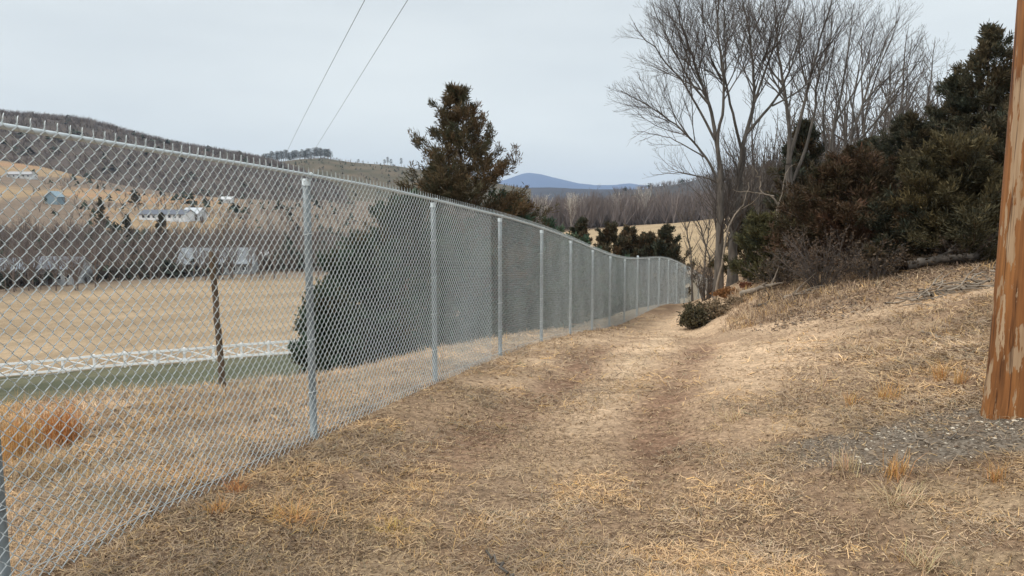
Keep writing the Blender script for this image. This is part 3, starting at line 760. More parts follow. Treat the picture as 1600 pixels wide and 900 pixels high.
for k, (px, Y, ty, hw, lab, kw) in enumerate([
    (1535, 17.5, 50, 140, 'tallest dark cedar, beside the wooden utility pole', dict(nbr=80, wid=.09, mix=.4, c1_=DKGREEN, c2_=BR2, multi=2, shape=.72)),
    (1462, 19, 128, 100, 'dark cedar with a lobe of sky showing, left of the tallest cedar', dict(nbr=72, mix=.4, c1_=DKGREEN, c2_=BR2, multi=2)),
    (1478, 15.2, 240, 125, 'olive green spreading cedar in front of the tallest cedar', dict(nbr=84, mix=.5, c1_=np.array((.050, .047, .028)), c2_=np.array((.115, .090, .042)), shape=.5, lw=.012, multi=2)),
    (1400, 20.5, 190, 105, 'dull green cedar behind the rust-brown cedar bush', dict(nbr=70, mix=.4, c1_=DKGREEN, c2_=np.array((.09, .078, .05)))),
    (1245, 27, 196, 80, 'dark pointed cedar behind the grey forked tree', dict(nbr=60, mix=.15, c1_=DKGREEN, c2_=BRONZE, ls=.2, lw=.02)),
    (1320, 16.8, 274, 116, 'rust-brown rounded cedar bush at the edge of the bank', dict(nbr=84, bl=14, mix=.5, c1_=np.array((.05, .045, .024)), c2_=RUST, shape=.42, lw=.012, multi=3)),
    (1195, 19.2, 352, 64, 'small olive cedar left of the rust-brown cedar bush', dict(nbr=46, mix=.5, c1_=GREEN, c2_=OLIVE, shape=.42, lw=.0125)),
    (1163, 24, 330, 50, 'dim green cedar behind the close pair of trunks', dict(nbr=46, mix=.3, shape=.5)),
    (1245, 20.5, 330, 76, 'brown-green cedar bush between the small olive one and the rust-brown one', dict(nbr=56, mix=.55, c2_=np.array((.09, .065, .04)), shape=.42)),
    (1395, 15.6, 330, 76, 'dark cedar bush in shade right of the rust-brown cedar bush', dict(nbr=56, mix=.3, c1_=DKGREEN, shape=.4)),
    (1590, 15.5, 180, 130, 'dark cedar directly behind the wooden utility pole', dict(nbr=70, mix=.4, c1_=DKGREEN, c2_=BR2, shape=.5)),
    (1350, 25, 225, 90, 'dark cedar filling the gap behind the slanting bare tree', dict(nbr=60, mix=.3, c1_=DKGREEN, ls=.18, lw=.02)),
    (1290, 30, 270, 90, 'dark cedar deep in the wood behind the rust-brown cedar bush', dict(nbr=60, mix=.25, c1_=DKGREEN, ls=.2, lw=.022)),
    (1440, 27, 205, 110, 'dark cedar deep in the wood behind the olive spreading cedar', dict(nbr=64, mix=.25, c1_=DKGREEN, ls=.2, lw=.022)),
    (1700, 17, 90, 140, 'tall dark cedar beyond the right edge, past the utility pole', dict(nbr=60, mix=.35, c1_=DKGREEN))]):
    cedar('cedar_tree', lab, px, Y, ty, hw, 160 + k, RG, **{**dict(nbr=56, bl=13, ls=.13, lw=.0125, low=.02), **kw})

# --- twiggy shrubs
def shrub(name, label, px, Y, top_py, halfw_px, seed, col=None, leaves=0, stems=26, group=None, loc=None, cat='shrub', mw='twig'):
    r = np.random.default_rng(seed); p = foot(px, Y) if loc is None else np.array(loc)
    _, t = ray(px, top_py); H = EYE + t * Y - p[2]; R = halfw_px / FPX * Y
    root = thing(name, label, cat, p, 0, group); LB = []
    for k in range(stems):
        a = r.random() * 6.283; q_ = r.random() ** .6; L = H * r.uniform(.6, 1.15)
        d = np.array((math.cos(a) * q_ * R / H * 1.1, math.sin(a) * q_ * R / H * 1.1, 1.0)); d /= np.linalg.norm(d)
        b = branch_pts((math.cos(a) * R * .25 * q_, math.sin(a) * R * .25 * q_, -.05), d, L, r, 6, .14, .0)
        LB.append((b, np.linspace(.004 + H * .006, .003, 6)))
    tw = grow(LB, r, 2, H * .14, .0035, .6, .12, .1, H * .4)
    g2 = Geo(); g2.tubes(np.array([b[0] for b in LB]), np.array([b[1] for b in LB]), 5); st = g2.build('stem', M['twig' if mw == 'twig' else mw], root)
    g3 = Geo()
    for n in (4, 5, 6):
        b = [t_ for t_ in tw if len(t_[0]) == n]
        if b: g3.tubes(np.array([t_[0] for t_ in b]), np.array([t_[1] for t_ in b]), 3)
    g3.build('twigs', M[mw], root)
    if leaves:
        tips = np.concatenate([t_[0][1:] for t_ in tw]); k = r.integers(0, len(tips), leaves)
        P = tips[k] + r.normal(0, .03, (leaves, 3)); d = r.normal(0, 1, (leaves, 3)); d /= np.linalg.norm(d, axis=1, keepdims=True)
        s = np.cross(d, r.normal(0, 1, (leaves, 3))); s /= np.linalg.norm(s, axis=1, keepdims=True)
        l_ = r.uniform(.03, .07, (leaves, 1))
        v = np.stack([P, P + d * l_ * .5 + s * l_ * .3, P + d * l_, P + d * l_ * .5 - s * l_ * .3], 1).reshape(-1, 3)
        v[:, 2] = np.maximum(v[:, 2], .01)
        cc = np.array(col) * r.uniform(.6, 1.3, (leaves, 1))
        Geo().add(v, [np.arange(leaves * 4).reshape(-1, 4)], np.repeat(cc, 4, 0)).build('leaves', M['leaf'], root)
    return root
BG = 'bare shrubs under the cedars on the bank'
shrub('bare_shrub', 'grey-brown twiggy shrub in front of the rust-brown cedar bush', 1285, 15.6, 355, 62, 301, (.11, .075, .05), 1500, 34, BG)
shrub('bare_shrub', 'brown twiggy shrub right of the rust-brown bush, low at the bank edge', 1365, 14.9, 372, 48, 302, (.10, .07, .045), 1200, 28, BG)
shrub('bare_shrub', 'thin twiggy shrub right of the pale fallen log', 1215, 17.2, 385, 40, 303, (.11, .08, .05), 900, 24, BG)
shrub('bare_shrub', 'thicket of grey twigs left of the tall trunks', 1105, 26, 380, 30, 304, (.12, .085, .055), 600, 26, BG)
shrub('bare_shrub', 'grey twiggy shrub deep in the shade beside the utility pole', 1500, 14.6, 345, 60, 305, (.09, .065, .045), 700, 26, BG)
shrub('bare_shrub', 'low twiggy shrub at the bank edge below the dark cedars', 1430, 14.8, 385, 45, 306, (.10, .07, .045), 900, 24, BG)
shrub('leafy_shrub', 'orange-brown leafy shrub just right of the end of the mesh fence', 1138, 18.6, 446, 22, 307, (.26, .125, .05), 3200, 26)
shrub('leafy_shrub', 'rusty red-brown low shrub at the foot of the tall trunks', 1168, 18.9, 438, 16, 308, (.19, .075, .04), 1600, 20)
shrub('evergreen_shrub', 'dark green-brown round shrub at the lane edge under the bank', 1085, 16.2, 472, 19, 309, (.085, .072, .04), 4200, 30)
shrub('bare_shrub', 'matted brown brush hanging over the end of the bank', 1120, 16.5, 468, 36, 310, (.25, .18, .11), 5200, 44, BG)
shrub('bare_shrub', 'matted grassy brush on the bank right behind the round dark shrub', 1152, 16.8, 462, 32, 311, (.26, .185, .115), 4200, 40, BG)

# ------------------------------------------------------------------ chain link fence
fence = thing('chain_link_fence', 'tall galvanised chain link fence running along the lane and curving right', 'fence', (0, 0, 0))
x_, y_, z_ = fence_at(post_s)
tx = np.gradient(x_); ty = np.gradient(y_); tl = np.hypot(tx, ty); nx, ny = -ty / tl, tx / tl        # towards the far (valley) side
for k in range(len(post_s)):
    px_, py_, pz_ = x_[k] + nx[k] * .035, y_[k] + ny[k] * .035, z_[k]
    term = k in (9,) or k >= len(post_s) - 2
    rad = .031 if term else .0255
    top = pz_ + (.06 if term else -.03)
    zz_ = np.linspace(G(px_, py_) - .1, top, 5)
    po = Geo().tubes(np.stack([np.full(5, px_), np.full(5, py_), zz_], -1), rad, 18, cap=True).build('post', M['post'], fence, smooth=True)
    if term:
        th = np.linspace(0, math.pi / 2, 5)
        cz = top + .002 + .03 * np.sin(th); cr_ = np.maximum(.036 * np.cos(th), .002)
        Geo().tubes(np.stack([np.full(6, px_), np.full(6, py_), np.concatenate([[top - .03], cz])], -1), np.concatenate([[.036], cr_]), 18, cap=True).build('post_cap', M['rail'], po, smooth=True)
    else:
        gc_ = Geo().tubes(np.stack([np.full(2, px_), np.full(2, py_), np.array((top - .045, top + .002))], -1), np.array((.0295, .0295)), 18, cap=True)
        th = np.linspace(0, 2 * math.pi, 15)
        rc = np.array((x_[k], y_[k], pz_ - .006))
        gc_.tubes(np.stack([rc[0] + nx[k] * .017 * np.cos(th), rc[1] + ny[k] * .017 * np.cos(th), rc[2] + .017 * np.sin(th)], -1), .005, 5)
        gc_.build('post_cap', M['rail'], po, smooth=True)
    for q_ in (.22, .42, .62, .82):
        zt = pz_ - FH * q_; th = np.linspace(0, 2 * math.pi, 17)
        Geo().tubes(np.stack([px_ + (rad + .003) * np.cos(th), py_ + (rad + .003) * np.sin(th), zt + .006 * np.cos(th)], -1), .0028, 4).build('tie_wire', M['rail'], po)
sr = np.linspace(.05, ss[-1], 420); a_, b_, c_ = fence_at(sr)
Geo().tubes(np.stack([a_, b_, c_ - .006], -1), .0125, 10, cap=True).build('top_rail', M['rail'], fence, smooth=True)
HP = .0305                                                     # half a diamond
ncol = int((ss[-1] - .1) / HP); nrow = int((FH - .0) / HP)
cs = .05 + HP * np.arange(ncol)
txs = np.gradient(xx, ss); tys = np.gradient(yy, ss)
def wire_pts(c0, c1_, two):
    c = np.arange(c0, c1_)[:, None]; j = np.arange(nrow + 1)[None]
    right = ((c + j) % 2 == 1)
    s = (cs[0] + HP * c) + np.where(right, HP, 0)
    s = np.where(right, s - .0012, s + .0012)
    z = -HP * j + 0 * c
    goes_right = ~right                                       # the segment below this bend runs to the right
    dn = np.where(goes_right, .0052, -.0052)
    if two:
        dprev = -dn
        s2 = np.stack([s, s], -1).reshape(len(c), -1); z2 = np.stack([z + .0042, z - .0042], -1).reshape(len(c), -1)
        d2 = np.stack([dprev, dn], -1).reshape(len(c), -1)
    else: s2, z2, d2 = s, z, dn * .3
    X, Y, Z = np.interp(s2, ss, xx), np.interp(s2, ss, yy), np.interp(s2, ss, zr)
    ux, uy = np.interp(s2, ss, txs), np.interp(s2, ss, tys)
    o = -.020 + d2 * 1.0 + .009 * np.sin(s2 * 2.1 + 1.3 * np.sin(s2 * .7)) * np.sin(z2 * 1.72) + .004 * np.sin(s2 * 5.3 + 2) * np.sin(z2 * 3.4)
    return np.stack([X - uy * o, Y + ux * o, Z + z2 + .004], -1)
cut = int(np.searchsorted(cs, np.interp(9.0, yy, ss)))
gw = Geo(); RW = .0022
rw = np.where(((np.arange(2 * (nrow + 1)) + 1) // 2 % 2 == 0)[None], np.where((np.arange(cut) % 2 == 0)[:, None], .0026, .0019), np.where((np.arange(cut) % 2 == 0)[:, None], .0019, .0026))
gw.tubes(wire_pts(0, cut, True), rw, 4); gw.tubes(wire_pts(cut, ncol - 1, True), .00165, 3)
# twisted barbs above the rail and under the bottom edge
ci = np.arange(2, ncol - 1, 2); sb = cs[ci]
X, Y, Z = fence_at(sb); ux, uy = np.interp(sb, ss, txs), np.interp(sb, ss, tys)
r_ = np.random.default_rng(5)
for sg in (-1, 1):
    zt = np.array((.0, .010, .019, .028, .036)); ph = np.array((0, 1.6, 3.2, 3.6, 3.6)); am = np.array((.0025, .0025, .0025, .006, .012))
    jit = r_.normal(0, .12, len(sb))[:, None]
    along = sg * am * np.cos(ph)[None] + jit * zt[None] * .5; acr = -.020 + sg * am * np.sin(ph)[None] + 0 * jit
    gw.tubes(np.stack([X[:, None] + ux[:, None] * along - uy[:, None] * acr, Y[:, None] + uy[:, None] * along + ux[:, None] * acr, Z[:, None] + .004 + zt[None] * (1 + .15 * jit)], -1), .0019, 3)
gw.build('wire_mesh', M['galv'], fence)
gt = Geo(); gt.tubes(np.stack([a_, b_, c_ - FH + .05], -1), .0022, 4); gt.build('tension_wire', M['rail'], fence)

# ------------------------------------------------------------------ wooden utility pole
def pole_mat():
    m, nt, b = newmat('peeling_pole_wood'); L = nt.links.new; nd = nt.nodes.new
    tc = nd('ShaderNodeTexCoord')
    def noise(scale, det, st, rough=.55):
        mp = nd('ShaderNodeMapping'); mp.inputs['Scale'].default_value = st
        n = nd('ShaderNodeTexNoise'); n.inputs['Scale'].default_value = scale; n.inputs['Detail'].default_value = det; n.inputs['Roughness'].default_value = rough
        L(tc.outputs['Object'], mp.inputs[0]); L(mp.outputs[0], n.inputs[0]); return n.outputs[0]
    def ramp(src, *st):
        r = nd('ShaderNodeValToRGB'); e = r.color_ramp.elements
        while len(e) < len(st): e.new(.5)
        for q_, (p, c) in zip(e, st): q_.position = p; q_.color = (*c, 1)
        L(src, r.inputs[0]); return r.outputs[0]
    base = ramp(noise(6, 6, (1, 1, .22)), (.28, (.145, .055, .018)), (.5, (.27, .108, .032)), (.72, (.33, .150, .050)))
    grain = ramp(noise(60, 4, (1, 1, .03)), (.3, (.62, .62, .62)), (.65, (1.1, 1.1, 1.1)))
    mul = nd('ShaderNodeMix'); mul.data_type = 'RGBA'; mul.blend_type = 'MULTIPLY'; mul.inputs[0].default_value = 1
    L(base, mul.inputs[6]); L(grain, mul.inputs[7])
    pm = noise(10.5, 5, (1, 1, .19), .62)
    mask = ramp(pm, (.545, (0, 0, 0)), (.56, (1, 1, 1)))
    peel = ramp(noise(40, 5, (1, 1, .06)), (.3, (.30, .185, .10)), (.7, (.45, .315, .195)))
    mx = nd('ShaderNodeMix'); mx.data_type = 'RGBA'; L(mask, mx.inputs[0]); L(mul.outputs[2], mx.inputs[6]); L(peel, mx.inputs[7])
    crack = ramp(noise(34, 3, (1, 1, .035), .5), (.36, (.25, .2, .18)), (.41, (1, 1, 1)))
    m3 = nd('ShaderNodeMix'); m3.data_type = 'RGBA'; m3.blend_type = 'MULTIPLY'; m3.inputs[0].default_value = .8; L(mx.outputs[2], m3.inputs[6]); L(crack, m3.inputs[7]); mx = m3
    # weathered rings
    band = ramp(noise(1.6, 3, (.1, .1, 1.0)), (.60, (1, 1, 1)), (.66, (.62, .5, .42)))
    m2 = nd('ShaderNodeMix'); m2.data_type = 'RGBA'; m2.blend_type = 'MULTIPLY'; m2.inputs[0].default_value = .6; L(mx.outputs[2], m2.inputs[6]); L(band, m2.inputs[7])
    L(m2.outputs[2], b.inputs['Base Color']); b.inputs['Roughness'].default_value = .62; b.inputs['Specular IOR Level'].default_value = .3
    h = nd('ShaderNodeMath'); h.operation = 'MULTIPLY_ADD'; L(mask, h.inputs[0]); h.inputs[1].default_value = -.8; L(noise(60, 4, (1, 1, .03)), h.inputs[2])
    bp = nd('ShaderNodeBump'); bp.inputs['Strength'].default_value = .5; bp.inputs['Distance'].default_value = .006; L(h.outputs[0], bp.inputs['Height']); L(bp.outputs[0], b.inputs['Normal'])
    return m
PY = 4.62
pb = onground(1587, 643); PY = pb[1]
H_ = 9.5; nz_, na_ = 130, 56
zz_ = np.concatenate([np.linspace(-.15, .4, 16)[:-1], np.linspace(.4, H_, nz_ - 15)]); th = np.arange(na_) * 2 * math.pi / na_
TH, ZZ = np.meshgrid(th, zz_)
rad = .172 - .0065 * ZZ + .018 * np.exp(-np.maximum(ZZ, 0) / .18)
rad = rad + (fbm(np.cos(TH) * 2.2 + ZZ * .6, np.sin(TH) * 2.2 + 7, 77) - .5) * .014 + (fbm(np.cos(TH) * 9 + 3, np.sin(TH) * 9 + ZZ * .9, 78) - .5) * .007
v = np.stack([rad * np.cos(TH), rad * np.sin(TH), ZZ], -1).reshape(-1, 3)
i = np.arange(len(zz_) - 1)[:, None] * na_ + np.arange(na_)[None]; j = np.arange(len(zz_) - 1)[:, None] * na_ + (np.arange(na_)[None] + 1) % na_
topc = np.array([[0, 0, H_ + .02]]); b0 = (len(zz_) - 1) * na_; k_ = np.arange(na_)
gp = Geo().add(np.concatenate([v, topc]), [np.stack([i, j, j + na_, i + na_], -1).reshape(-1, 4), np.stack([b0 + k_, b0 + (k_ + 1) % na_, np.full(na_, len(v))], -1)])
po = gp.build('utility_pole', pole_mat(), smooth=True); po.location = pb
tag(po, 'orange-brown wooden utility pole with peeling pale streaks, standing in gravel at the right', 'utility pole')

# ------------------------------------------------------------------ power lines to a pole far up the slope
fpole_p = foot(452, 350)
fp = thing('utility_pole', 'distant thin utility pole on the far slope, seen through the mesh', 'utility pole', fpole_p)
HT = float(at(452, 284, 350)[2] - fpole_p[2])
Geo().tubes(np.array([(0, 0, -.3), (0, 0, HT)]), np.array((.17, .12)), 8, cap=True).build('pole', M['deadwood'], fp)
Geo().obox((-1.6, 0, HT - .35), (1.6, 0, HT - .35), .12, .14).build('crossarm', M['deadwood'], fp)
for pth, lab in (([(637, 0, 30), (566, 114, 52), (495, 228, 110), (456, 284, 350)], 'thin dark power line crossing the sky, the right one of the two'),
                 ([(570, 0, 30), (506, 122, 52), (447, 240, 110), (447.5, 285, 350)], 'thin dark power line crossing the sky, the left one of the two')):
    P = np.array([at(*p) for p in pth])
    P = np.concatenate([[P[0] + (P[0] - P[1]) * 2.0 + np.array((0, 0, .5))], P])
    lt = np.log(np.maximum(P[:, 1] + 60, 5)); t = np.linspace(lt[0], lt[-1], 90)
    cf = [np.polyfit(lt, P[:, k] / (1 if k == 0 else 1), 4) for k in (0, 2)]
    Y = np.exp(t) - 60
    g2 = Geo().tubes(np.stack([np.polyval(cf[0], t), Y, np.polyval(cf[1], t)], -1), np.interp(Y, [0, 60, 350], [.011, .014, .03]), 6)
    tag(g2.build('power_line', M['cable']), lab, 'power line', 'two power lines overhead')

# ------------------------------------------------------------------ old wire fence with one wooden stake
b = foot(341, 8.1); tp = at(331, 393, 8.15)
wf = thing('wire_fence', 'old wire fence with one dark wooden stake behind the chain link mesh', 'fence', (0, 0, 0))
n = 14; t = np.linspace(0, 1, n)[:, None]; Q = (b - np.array((0, 0, .1))) * (1 - t) + tp * t; Q[1:-1] += rng.normal(0, .004, (n - 2, 3))
sp = Geo().tubes(Q, np.linspace(.036, .031, n), 10, cap=True).build('post', M['stake'], wf, smooth=True)
wl = []
for px, py, Y in ((-160, 690, 6.0), (60, 658, 6.7), (200, 632, 7.3), (341, 597, 8.06), (420, 594, 9.2), (490, 583, 10.8)):
    wl.append(at(px, py, Y))
wl = resample(np.array(wl), 24)
Geo().tubes(wl, .0055, 5).build('wire', M['wirefine'], wf)
for q_ in (.42, .72):
    wl2 = wl.copy(); wl2[:, 2] += q_; wl2[:, 1] += .03
    if q_ < .5: Geo().tubes(wl2, .0022, 4).build('wire', M['wirefine'], wf)

# ------------------------------------------------------------------ white crossbuck fence in the valley
cb = thing('crossbuck_fence', 'long white crossbuck board fence between green pasture and tan field', 'fence', (0, 0, 0))
cpx_ = np.array([-180, -125, -70, -17, 35, 88, 138, 187, 234.5, 281.5, 327.5, 372, 415, 457, 498, 540])
cY = np.interp(cpx_, [-180, 35, 457, 540], [69.5, 68, 65.8, 65.5])
cH = 1.32; prev = None
for px, Y in zip(cpx_, cY):
    p = foot(px, Y)
    Geo().box(p + np.array((-.085, -.085, -.3)), p + np.array((.085, .085, cH + .16))).build('post', M['white'], cb)
    if prev is not None:
        u = (p - prev) / np.linalg.norm(p - prev); o = np.array((0, -.095, 0))
        a0, a1 = prev + u * .02, p - u * .02
        up = lambda z: np.array((0, 0, z))
        Geo().obox(a0 + o + up(cH), a1 + o + up(cH), .05, .20).build('rail', M['white'], cb)
        Geo().obox(a0 + o + up(.30), a1 + o + up(.30), .05, .20).build('rail', M['white'], cb)
        Geo().obox(a0 + u * .08 + up(.38), a1 - u * .08 + up(cH - .08), .05, .10).build('brace', M['white'], cb)
        Geo().obox(a0 + u * .08 + up(cH - .08) + o * .5, a1 - u * .08 + up(.38) + o * .5, .05, .10).build('brace', M['white'], cb)
    prev = p

# ------------------------------------------------------------------ houses across the valley
HM = {}
def hm(name, c, var=.08, scale=2, rough=.8):
    if name not in HM: HM[name] = simple(name, c, rough, 0, var, scale)
    return HM[name]
GLASS = simple('dark_window_glass', (.03, .035, .045), .15, 0, .3, 1, spec=.6)
def house(name, label, cat, px, Y, wd, dp, wh, rh, rz, wallc, roofc, nwin=4, door=True, chim=False, sink=.0, group=None):
    p = foot(px, Y); p[2] -= sink
    t = thing(name, label, cat, p, rz, group)
    wm = hm('wall_%02d%02d%02d' % tuple(int(x * 99) for x in wallc), wallc); rm = hm('roof_%02d%02d%02d' % tuple(int(x * 99) for x in roofc), roofc, .15)
    w2, d2 = wd / 2, dp / 2
    g_ = Geo(); v = [(-w2,-d2,-1.2),(w2,-d2,-1.2),(w2,d2,-1.2),(-w2,d2,-1.2),(-w2,-d2,wh),(w2,-d2,wh),(w2,d2,wh),(-w2,d2,wh),(-w2,0,wh+rh),(w2,0,wh+rh)]
    g_.add(v, [[(0,1,5,4),(2,3,7,6)], [(3,0,4,8,7),(1,2,6,9,5)]]); g_.build('wall', wm, t)
    e = .45; k = e * rh / d2
    g_ = Geo()
    for s in (-1, 1):
        a = [(-w2-e, s*(d2+e), wh-k+.03), (w2+e, s*(d2+e), wh-k+.03), (w2+e, 0, wh+rh+.03), (-w2-e, 0, wh+rh+.03)]
        g_.add(a + [(x, y, z + .16) for x, y, z in a], [[(0,1,2,3),(4,5,6,7),(0,1,5,4),(1,2,6,5),(2,3,7,6),(3,0,4,7)]])
    rf = g_.build('roof', rm, t)
    if chim: Geo().box((w2*.3-.4, .1, wh+rh*.4), (w2*.3+.4, .9, wh+rh+1.0)).build('chimney', hm('brick_chimney', (.22, .12, .09)), rf)
    xs = np.linspace(-w2 + wd * .1, w2 - wd * .1, nwin + (1 if door else 0)) if nwin else []
    for q_, x in enumerate(xs):
        if door and q_ == len(xs) // 2:
            Geo().box((x-.5, -d2-.06, 0), (x+.5, -d2+.02, 2.0)).build('door', hm('door_dark', (.12, .1, .09)), t)
        else:
            fr = Geo().box((x-.62, -d2-.05, .95), (x+.62, -d2+.02, 2.15)).build('window', hm('frame_white', (.7, .7, .7)), t)
            Geo().box((x-.5, -d2-.07, 1.05), (x+.5, -d2-.045, 2.05)).build('pane', GLASS, fr)
    return t
WHT = (.40, .415, .43); GRY = (.34, .36, .39)
house('house', 'white house behind bare trees at the left edge of the valley', 'house', 22, 152, 8.5, 7, 3.0, 2.2, .2, WHT, (.20, .225, .25), 3, True, True)
house('house', 'white two-part house among bare trees, second from the left edge', 'house', 98, 150, 9.5, 7, 3.2, 2.0, -.15, WHT, (.18, .19, .21), 4)
house('house', 'long grey low house with a broad pale roof behind the wooden stake', 'house', 345, 164, 15.5, 8, 2.6, 3.0, .1, (.29, .30, .31), (.215, .23, .245), 5)
house('shed', 'low white-roofed shed right of the long grey house', 'shed', 400, 178, 5.5, 4, 2.2, 1.2, .1, (.4, .4, .4), (.62, .63, .64), 1)
house('house', 'long white ranch house with dark windows up on the tan slope', 'house', 266, 292, 19, 8, 2.4, 1.6, -.12, (.72, .73, .75), (.115, .125, .15), 7, True, False)
house('garage', 'pale roofed garage at the right end of the long white ranch house', 'garage', 308, 298, 6.5, 7, 2.6, 2.2, -.12, (.55, .57, .6), (.46, .48, .5), 1, True)
house('shed', 'small blue-grey gabled shed on the tan hillside', 'shed', 93, 345, 5.0, 6, 3.4, 2.4, 1.45, (.22, .29, .33), (.24, .31, .35), 0, False)
house('barn', 'long low white barn high on the hillside below the woods', 'barn', 45, 500, 15, 9, 2.6, 1.8, .1, (.58, .57, .55), (.34, .33, .33), 4)
house('shed', 'tiny white shed at the edge of the far woods', 'shed', 360, 455, 6.5, 5, 2.2, 1.5, .1, (.6, .6, .6), (.5, .5, .5), 1, False)
house('house', 'far white house below the blue mountain, tiny between the trees', 'house', 1047, 372, 8, 6, 2.5, 2.2, .3, (.4, .38, .36), (.3, .28, .27), 2)

# ------------------------------------------------------------------ valley trees: four bare kinds, copied one by one
def bare_proto(seed, H, wide, name, mats, label, cat='tree', levels=3, rmin=.03, group=None, gap=None):
    r = np.random.default_rng(seed)
    root = thing(name, label, cat, (0, 0, 0), 0, group)
    LB = []
    hb = H * r.uniform(.18, .32)
    LB.append((np.array([(0, 0, -.3), (.05, 0, hb * .5), (0, .04, hb)]), np.array((H * .016, H * .013, H * .011))))
    for k in range(r.integers(5, 8)):
        a = k * 2.4 + r.random(); sp = r.uniform(.12, .55) * wide
        d = np.array((math.cos(a) * sp, math.sin(a) * sp, 1)); d /= np.linalg.norm(d)
        b = branch_pts((0, 0, hb * r.uniform(.6, 1)), d, (H - hb) * r.uniform(.75, 1.05), r, 8, .09, .25)
        LB.append((b, np.linspace(H * .009, rmin, 8)))
    tw = grow(LB, r, levels, gap or H * .075, rmin, .5, .18, .3, H * .3)
    build_bare(root, LB, tw, *mats)
    return root
M['valbark'] = simple('valley_bark', (.17, .135, .115), .9, 0, .25, 1)
M['valtwig'] = simple('valley_twig', (.17, .132, .115), .9, 0, .25, .5)
M['syc'] = simple('sycamore_bark', (.42, .375, .32), .85, 0, .2, .6)
hidden_far = (0, -400, -60)
r_ = np.random.default_rng(77)
WG = 'bare trees in the wood beyond the tan field'
WL = 'bare grey-brown tree standing in the wood beyond the tan field'
protos = [bare_proto(500 + k, 18, 1.0, 'bare_tree', (M['valbark'], M['valtwig']), WL, rmin=.035, group=WG) for k in range(3)]
first = [True] * 3
for k in range(62):
    px = 800 + 300 * (k + r_.uniform(-.4, .4)) / 62 if k % 2 else r_.uniform(790, 1130)
    Y = r_.uniform(300, 375) if px < 925 else r_.uniform(318, 400)
    if 1040 < px < 1062 and Y < 380: Y += 60
    a, _ = ray(px, 340); loc = np.array((a * Y, Y, G(a * Y, Y))); q_ = k % 3
    sc = np.array((1, 1, 1)) * r_.uniform(.72, 1.02)
    o = protos[q_]
    if first[q_]: first[q_] = False; o.location = loc; o.rotation_euler = (0, 0, r_.random() * 6); o.scale = sc
    else: dup(o, loc, r_.random() * 6.28, tuple(sc))
syc = bare_proto(520, 19, 1.15, 'sycamore_tree', (M['syc'], M['syc']), 'pale white-barked tree with a broad crown, brightest in the wood beyond the field', rmin=.045)
for k, (px, Y, s, lab) in enumerate([(1008, 322, 1.0, None), (892, 306, .92, 'pale-barked tree left of the small bronze cedars, before the far wood'), (843, 312, .95, 'pale-barked tree nearest the large bronze cedar in the far wood'), (958, 326, .88, 'pale-barked tree over the small bronze cedars, between the two brighter ones'), (905, 330, .9, 'thin pale-barked tree close behind another pale one in the far wood')]):
    loc = foot(px, Y)
    if k == 0: syc.location = loc; syc.scale = (s,) * 3
    else: dup(syc, loc, k * 1.3, s, lab, 'pale-barked trees in the far wood')
syc['group'] = 'pale-barked trees in the far wood'
# the left valley: a belt of bare trees round the houses
VG = 'bare trees round the valley houses'
VL = 'bare brown tree in the belt round the valley houses'
vp = [bare_proto(540 + k, 12, 1.2, 'bare_tree', (M['valbark'], M['valtwig']), VL, rmin=.022, group=VG, gap=.8) for k in range(3)]
first = [True] * 3
for k in range(96):
    px = -30 + 640 * (k + r_.random()) / 74 if k < 74 else 0
    Y = r_.uniform(168, 226)
    if k > 73: px = r_.uniform(-20, 150) if k % 2 else r_.uniform(270, 430)
    if k % 5 == 0 or k > 73: Y = r_.uniform(137, 145) if px < 180 else r_.uniform(148, 156)
    sc = r_.uniform(.5, .95) * (1.15 if px > 330 else .95)
    a, _ = ray(px, 400); loc = np.array((a * Y, Y, G(a * Y, Y))); q_ = k % 3; o = vp[q_]
    if first[q_]: first[q_] = False; o.location = loc; o.scale = (sc,) * 3
    else: dup(o, loc, r_.random() * 6.28, sc)
tt = bare_proto(560, 13, 1.3, 'bare_tree', (M['valbark'], M['valtwig']), 'tall spreading bare tree before the white houses, nearest the left edge', rmin=.02, gap=.7)
tt.location = foot(48, 146)
dup(tt, foot(235, 152), 2.2, .95, 'tall spreading bare tree on the far field edge, left of the wooden stake')
# brush along the far edge of the field, and understorey thickets (uncountable)
def thicket(name, label, n, pxr, Yr, hr, seed, ever=.05, cols=wood_cols, thk=.6):
    r = np.random.default_rng(seed)
    px = r.uniform(*pxr, n); Y = r.uniform(0, 1, n) * (Yr[1] - Yr[0]) + Yr[0]
    if name == 'hedgerow': Y = np.interp(px, [0, 250, 480, 650], [143, 153, 170, 172]) + r.uniform(0, 14, n)
    a = (px - 800) / FPX; x = a * Y / (cp_ - (420 - 450) / FPX * sp_)
    pts = np.stack([x, Y, ground(x, Y)], -1); hs = r.uniform(*hr, n)
    return scatter_forest(name, pts, hs, hs * r.uniform(.7, 1.2, n), r.random(n) < ever, cols, seed + 1, label, thk)
def hedge_cols(e, r): return (np.array((.10, .078, .066)) if not e else np.array((.035, .042, .03))) * r.uniform(.6, 1.3)
thicket('hedgerow', 'dark tangled hedgerow along the far edge of the tan field', 1500, (-60, 640), (0, 0), (1.8, 4.2), 601, .12, hedge_cols)
thicket('thicket', 'brown leafless thicket behind the valley houses', 1500, (-60, 640), (178, 232), (3, 8), 602, .04)
thicket('thicket', 'scattered brush along the tan hillside', 420, (60, 640), (275, 560), (2, 7), 603, .22)
thicket('thicket', 'grey leafless underwood in the wood beyond the field', 3800, (770, 1190), (312, 470), (7, 17), 604, 0, lambda e, r: np.array((.19, .155, .14)) * r.uniform(.75, 1.25))
thicket('thicket', 'dim leafless woods behind the bank', 1500, (1150, 1720), (70, 150), (6, 13), 605, 0, lambda e, r: np.array((.10, .082, .068) if not e else (.04, .048, .03)) * r.uniform(.7, 1.25), .3)
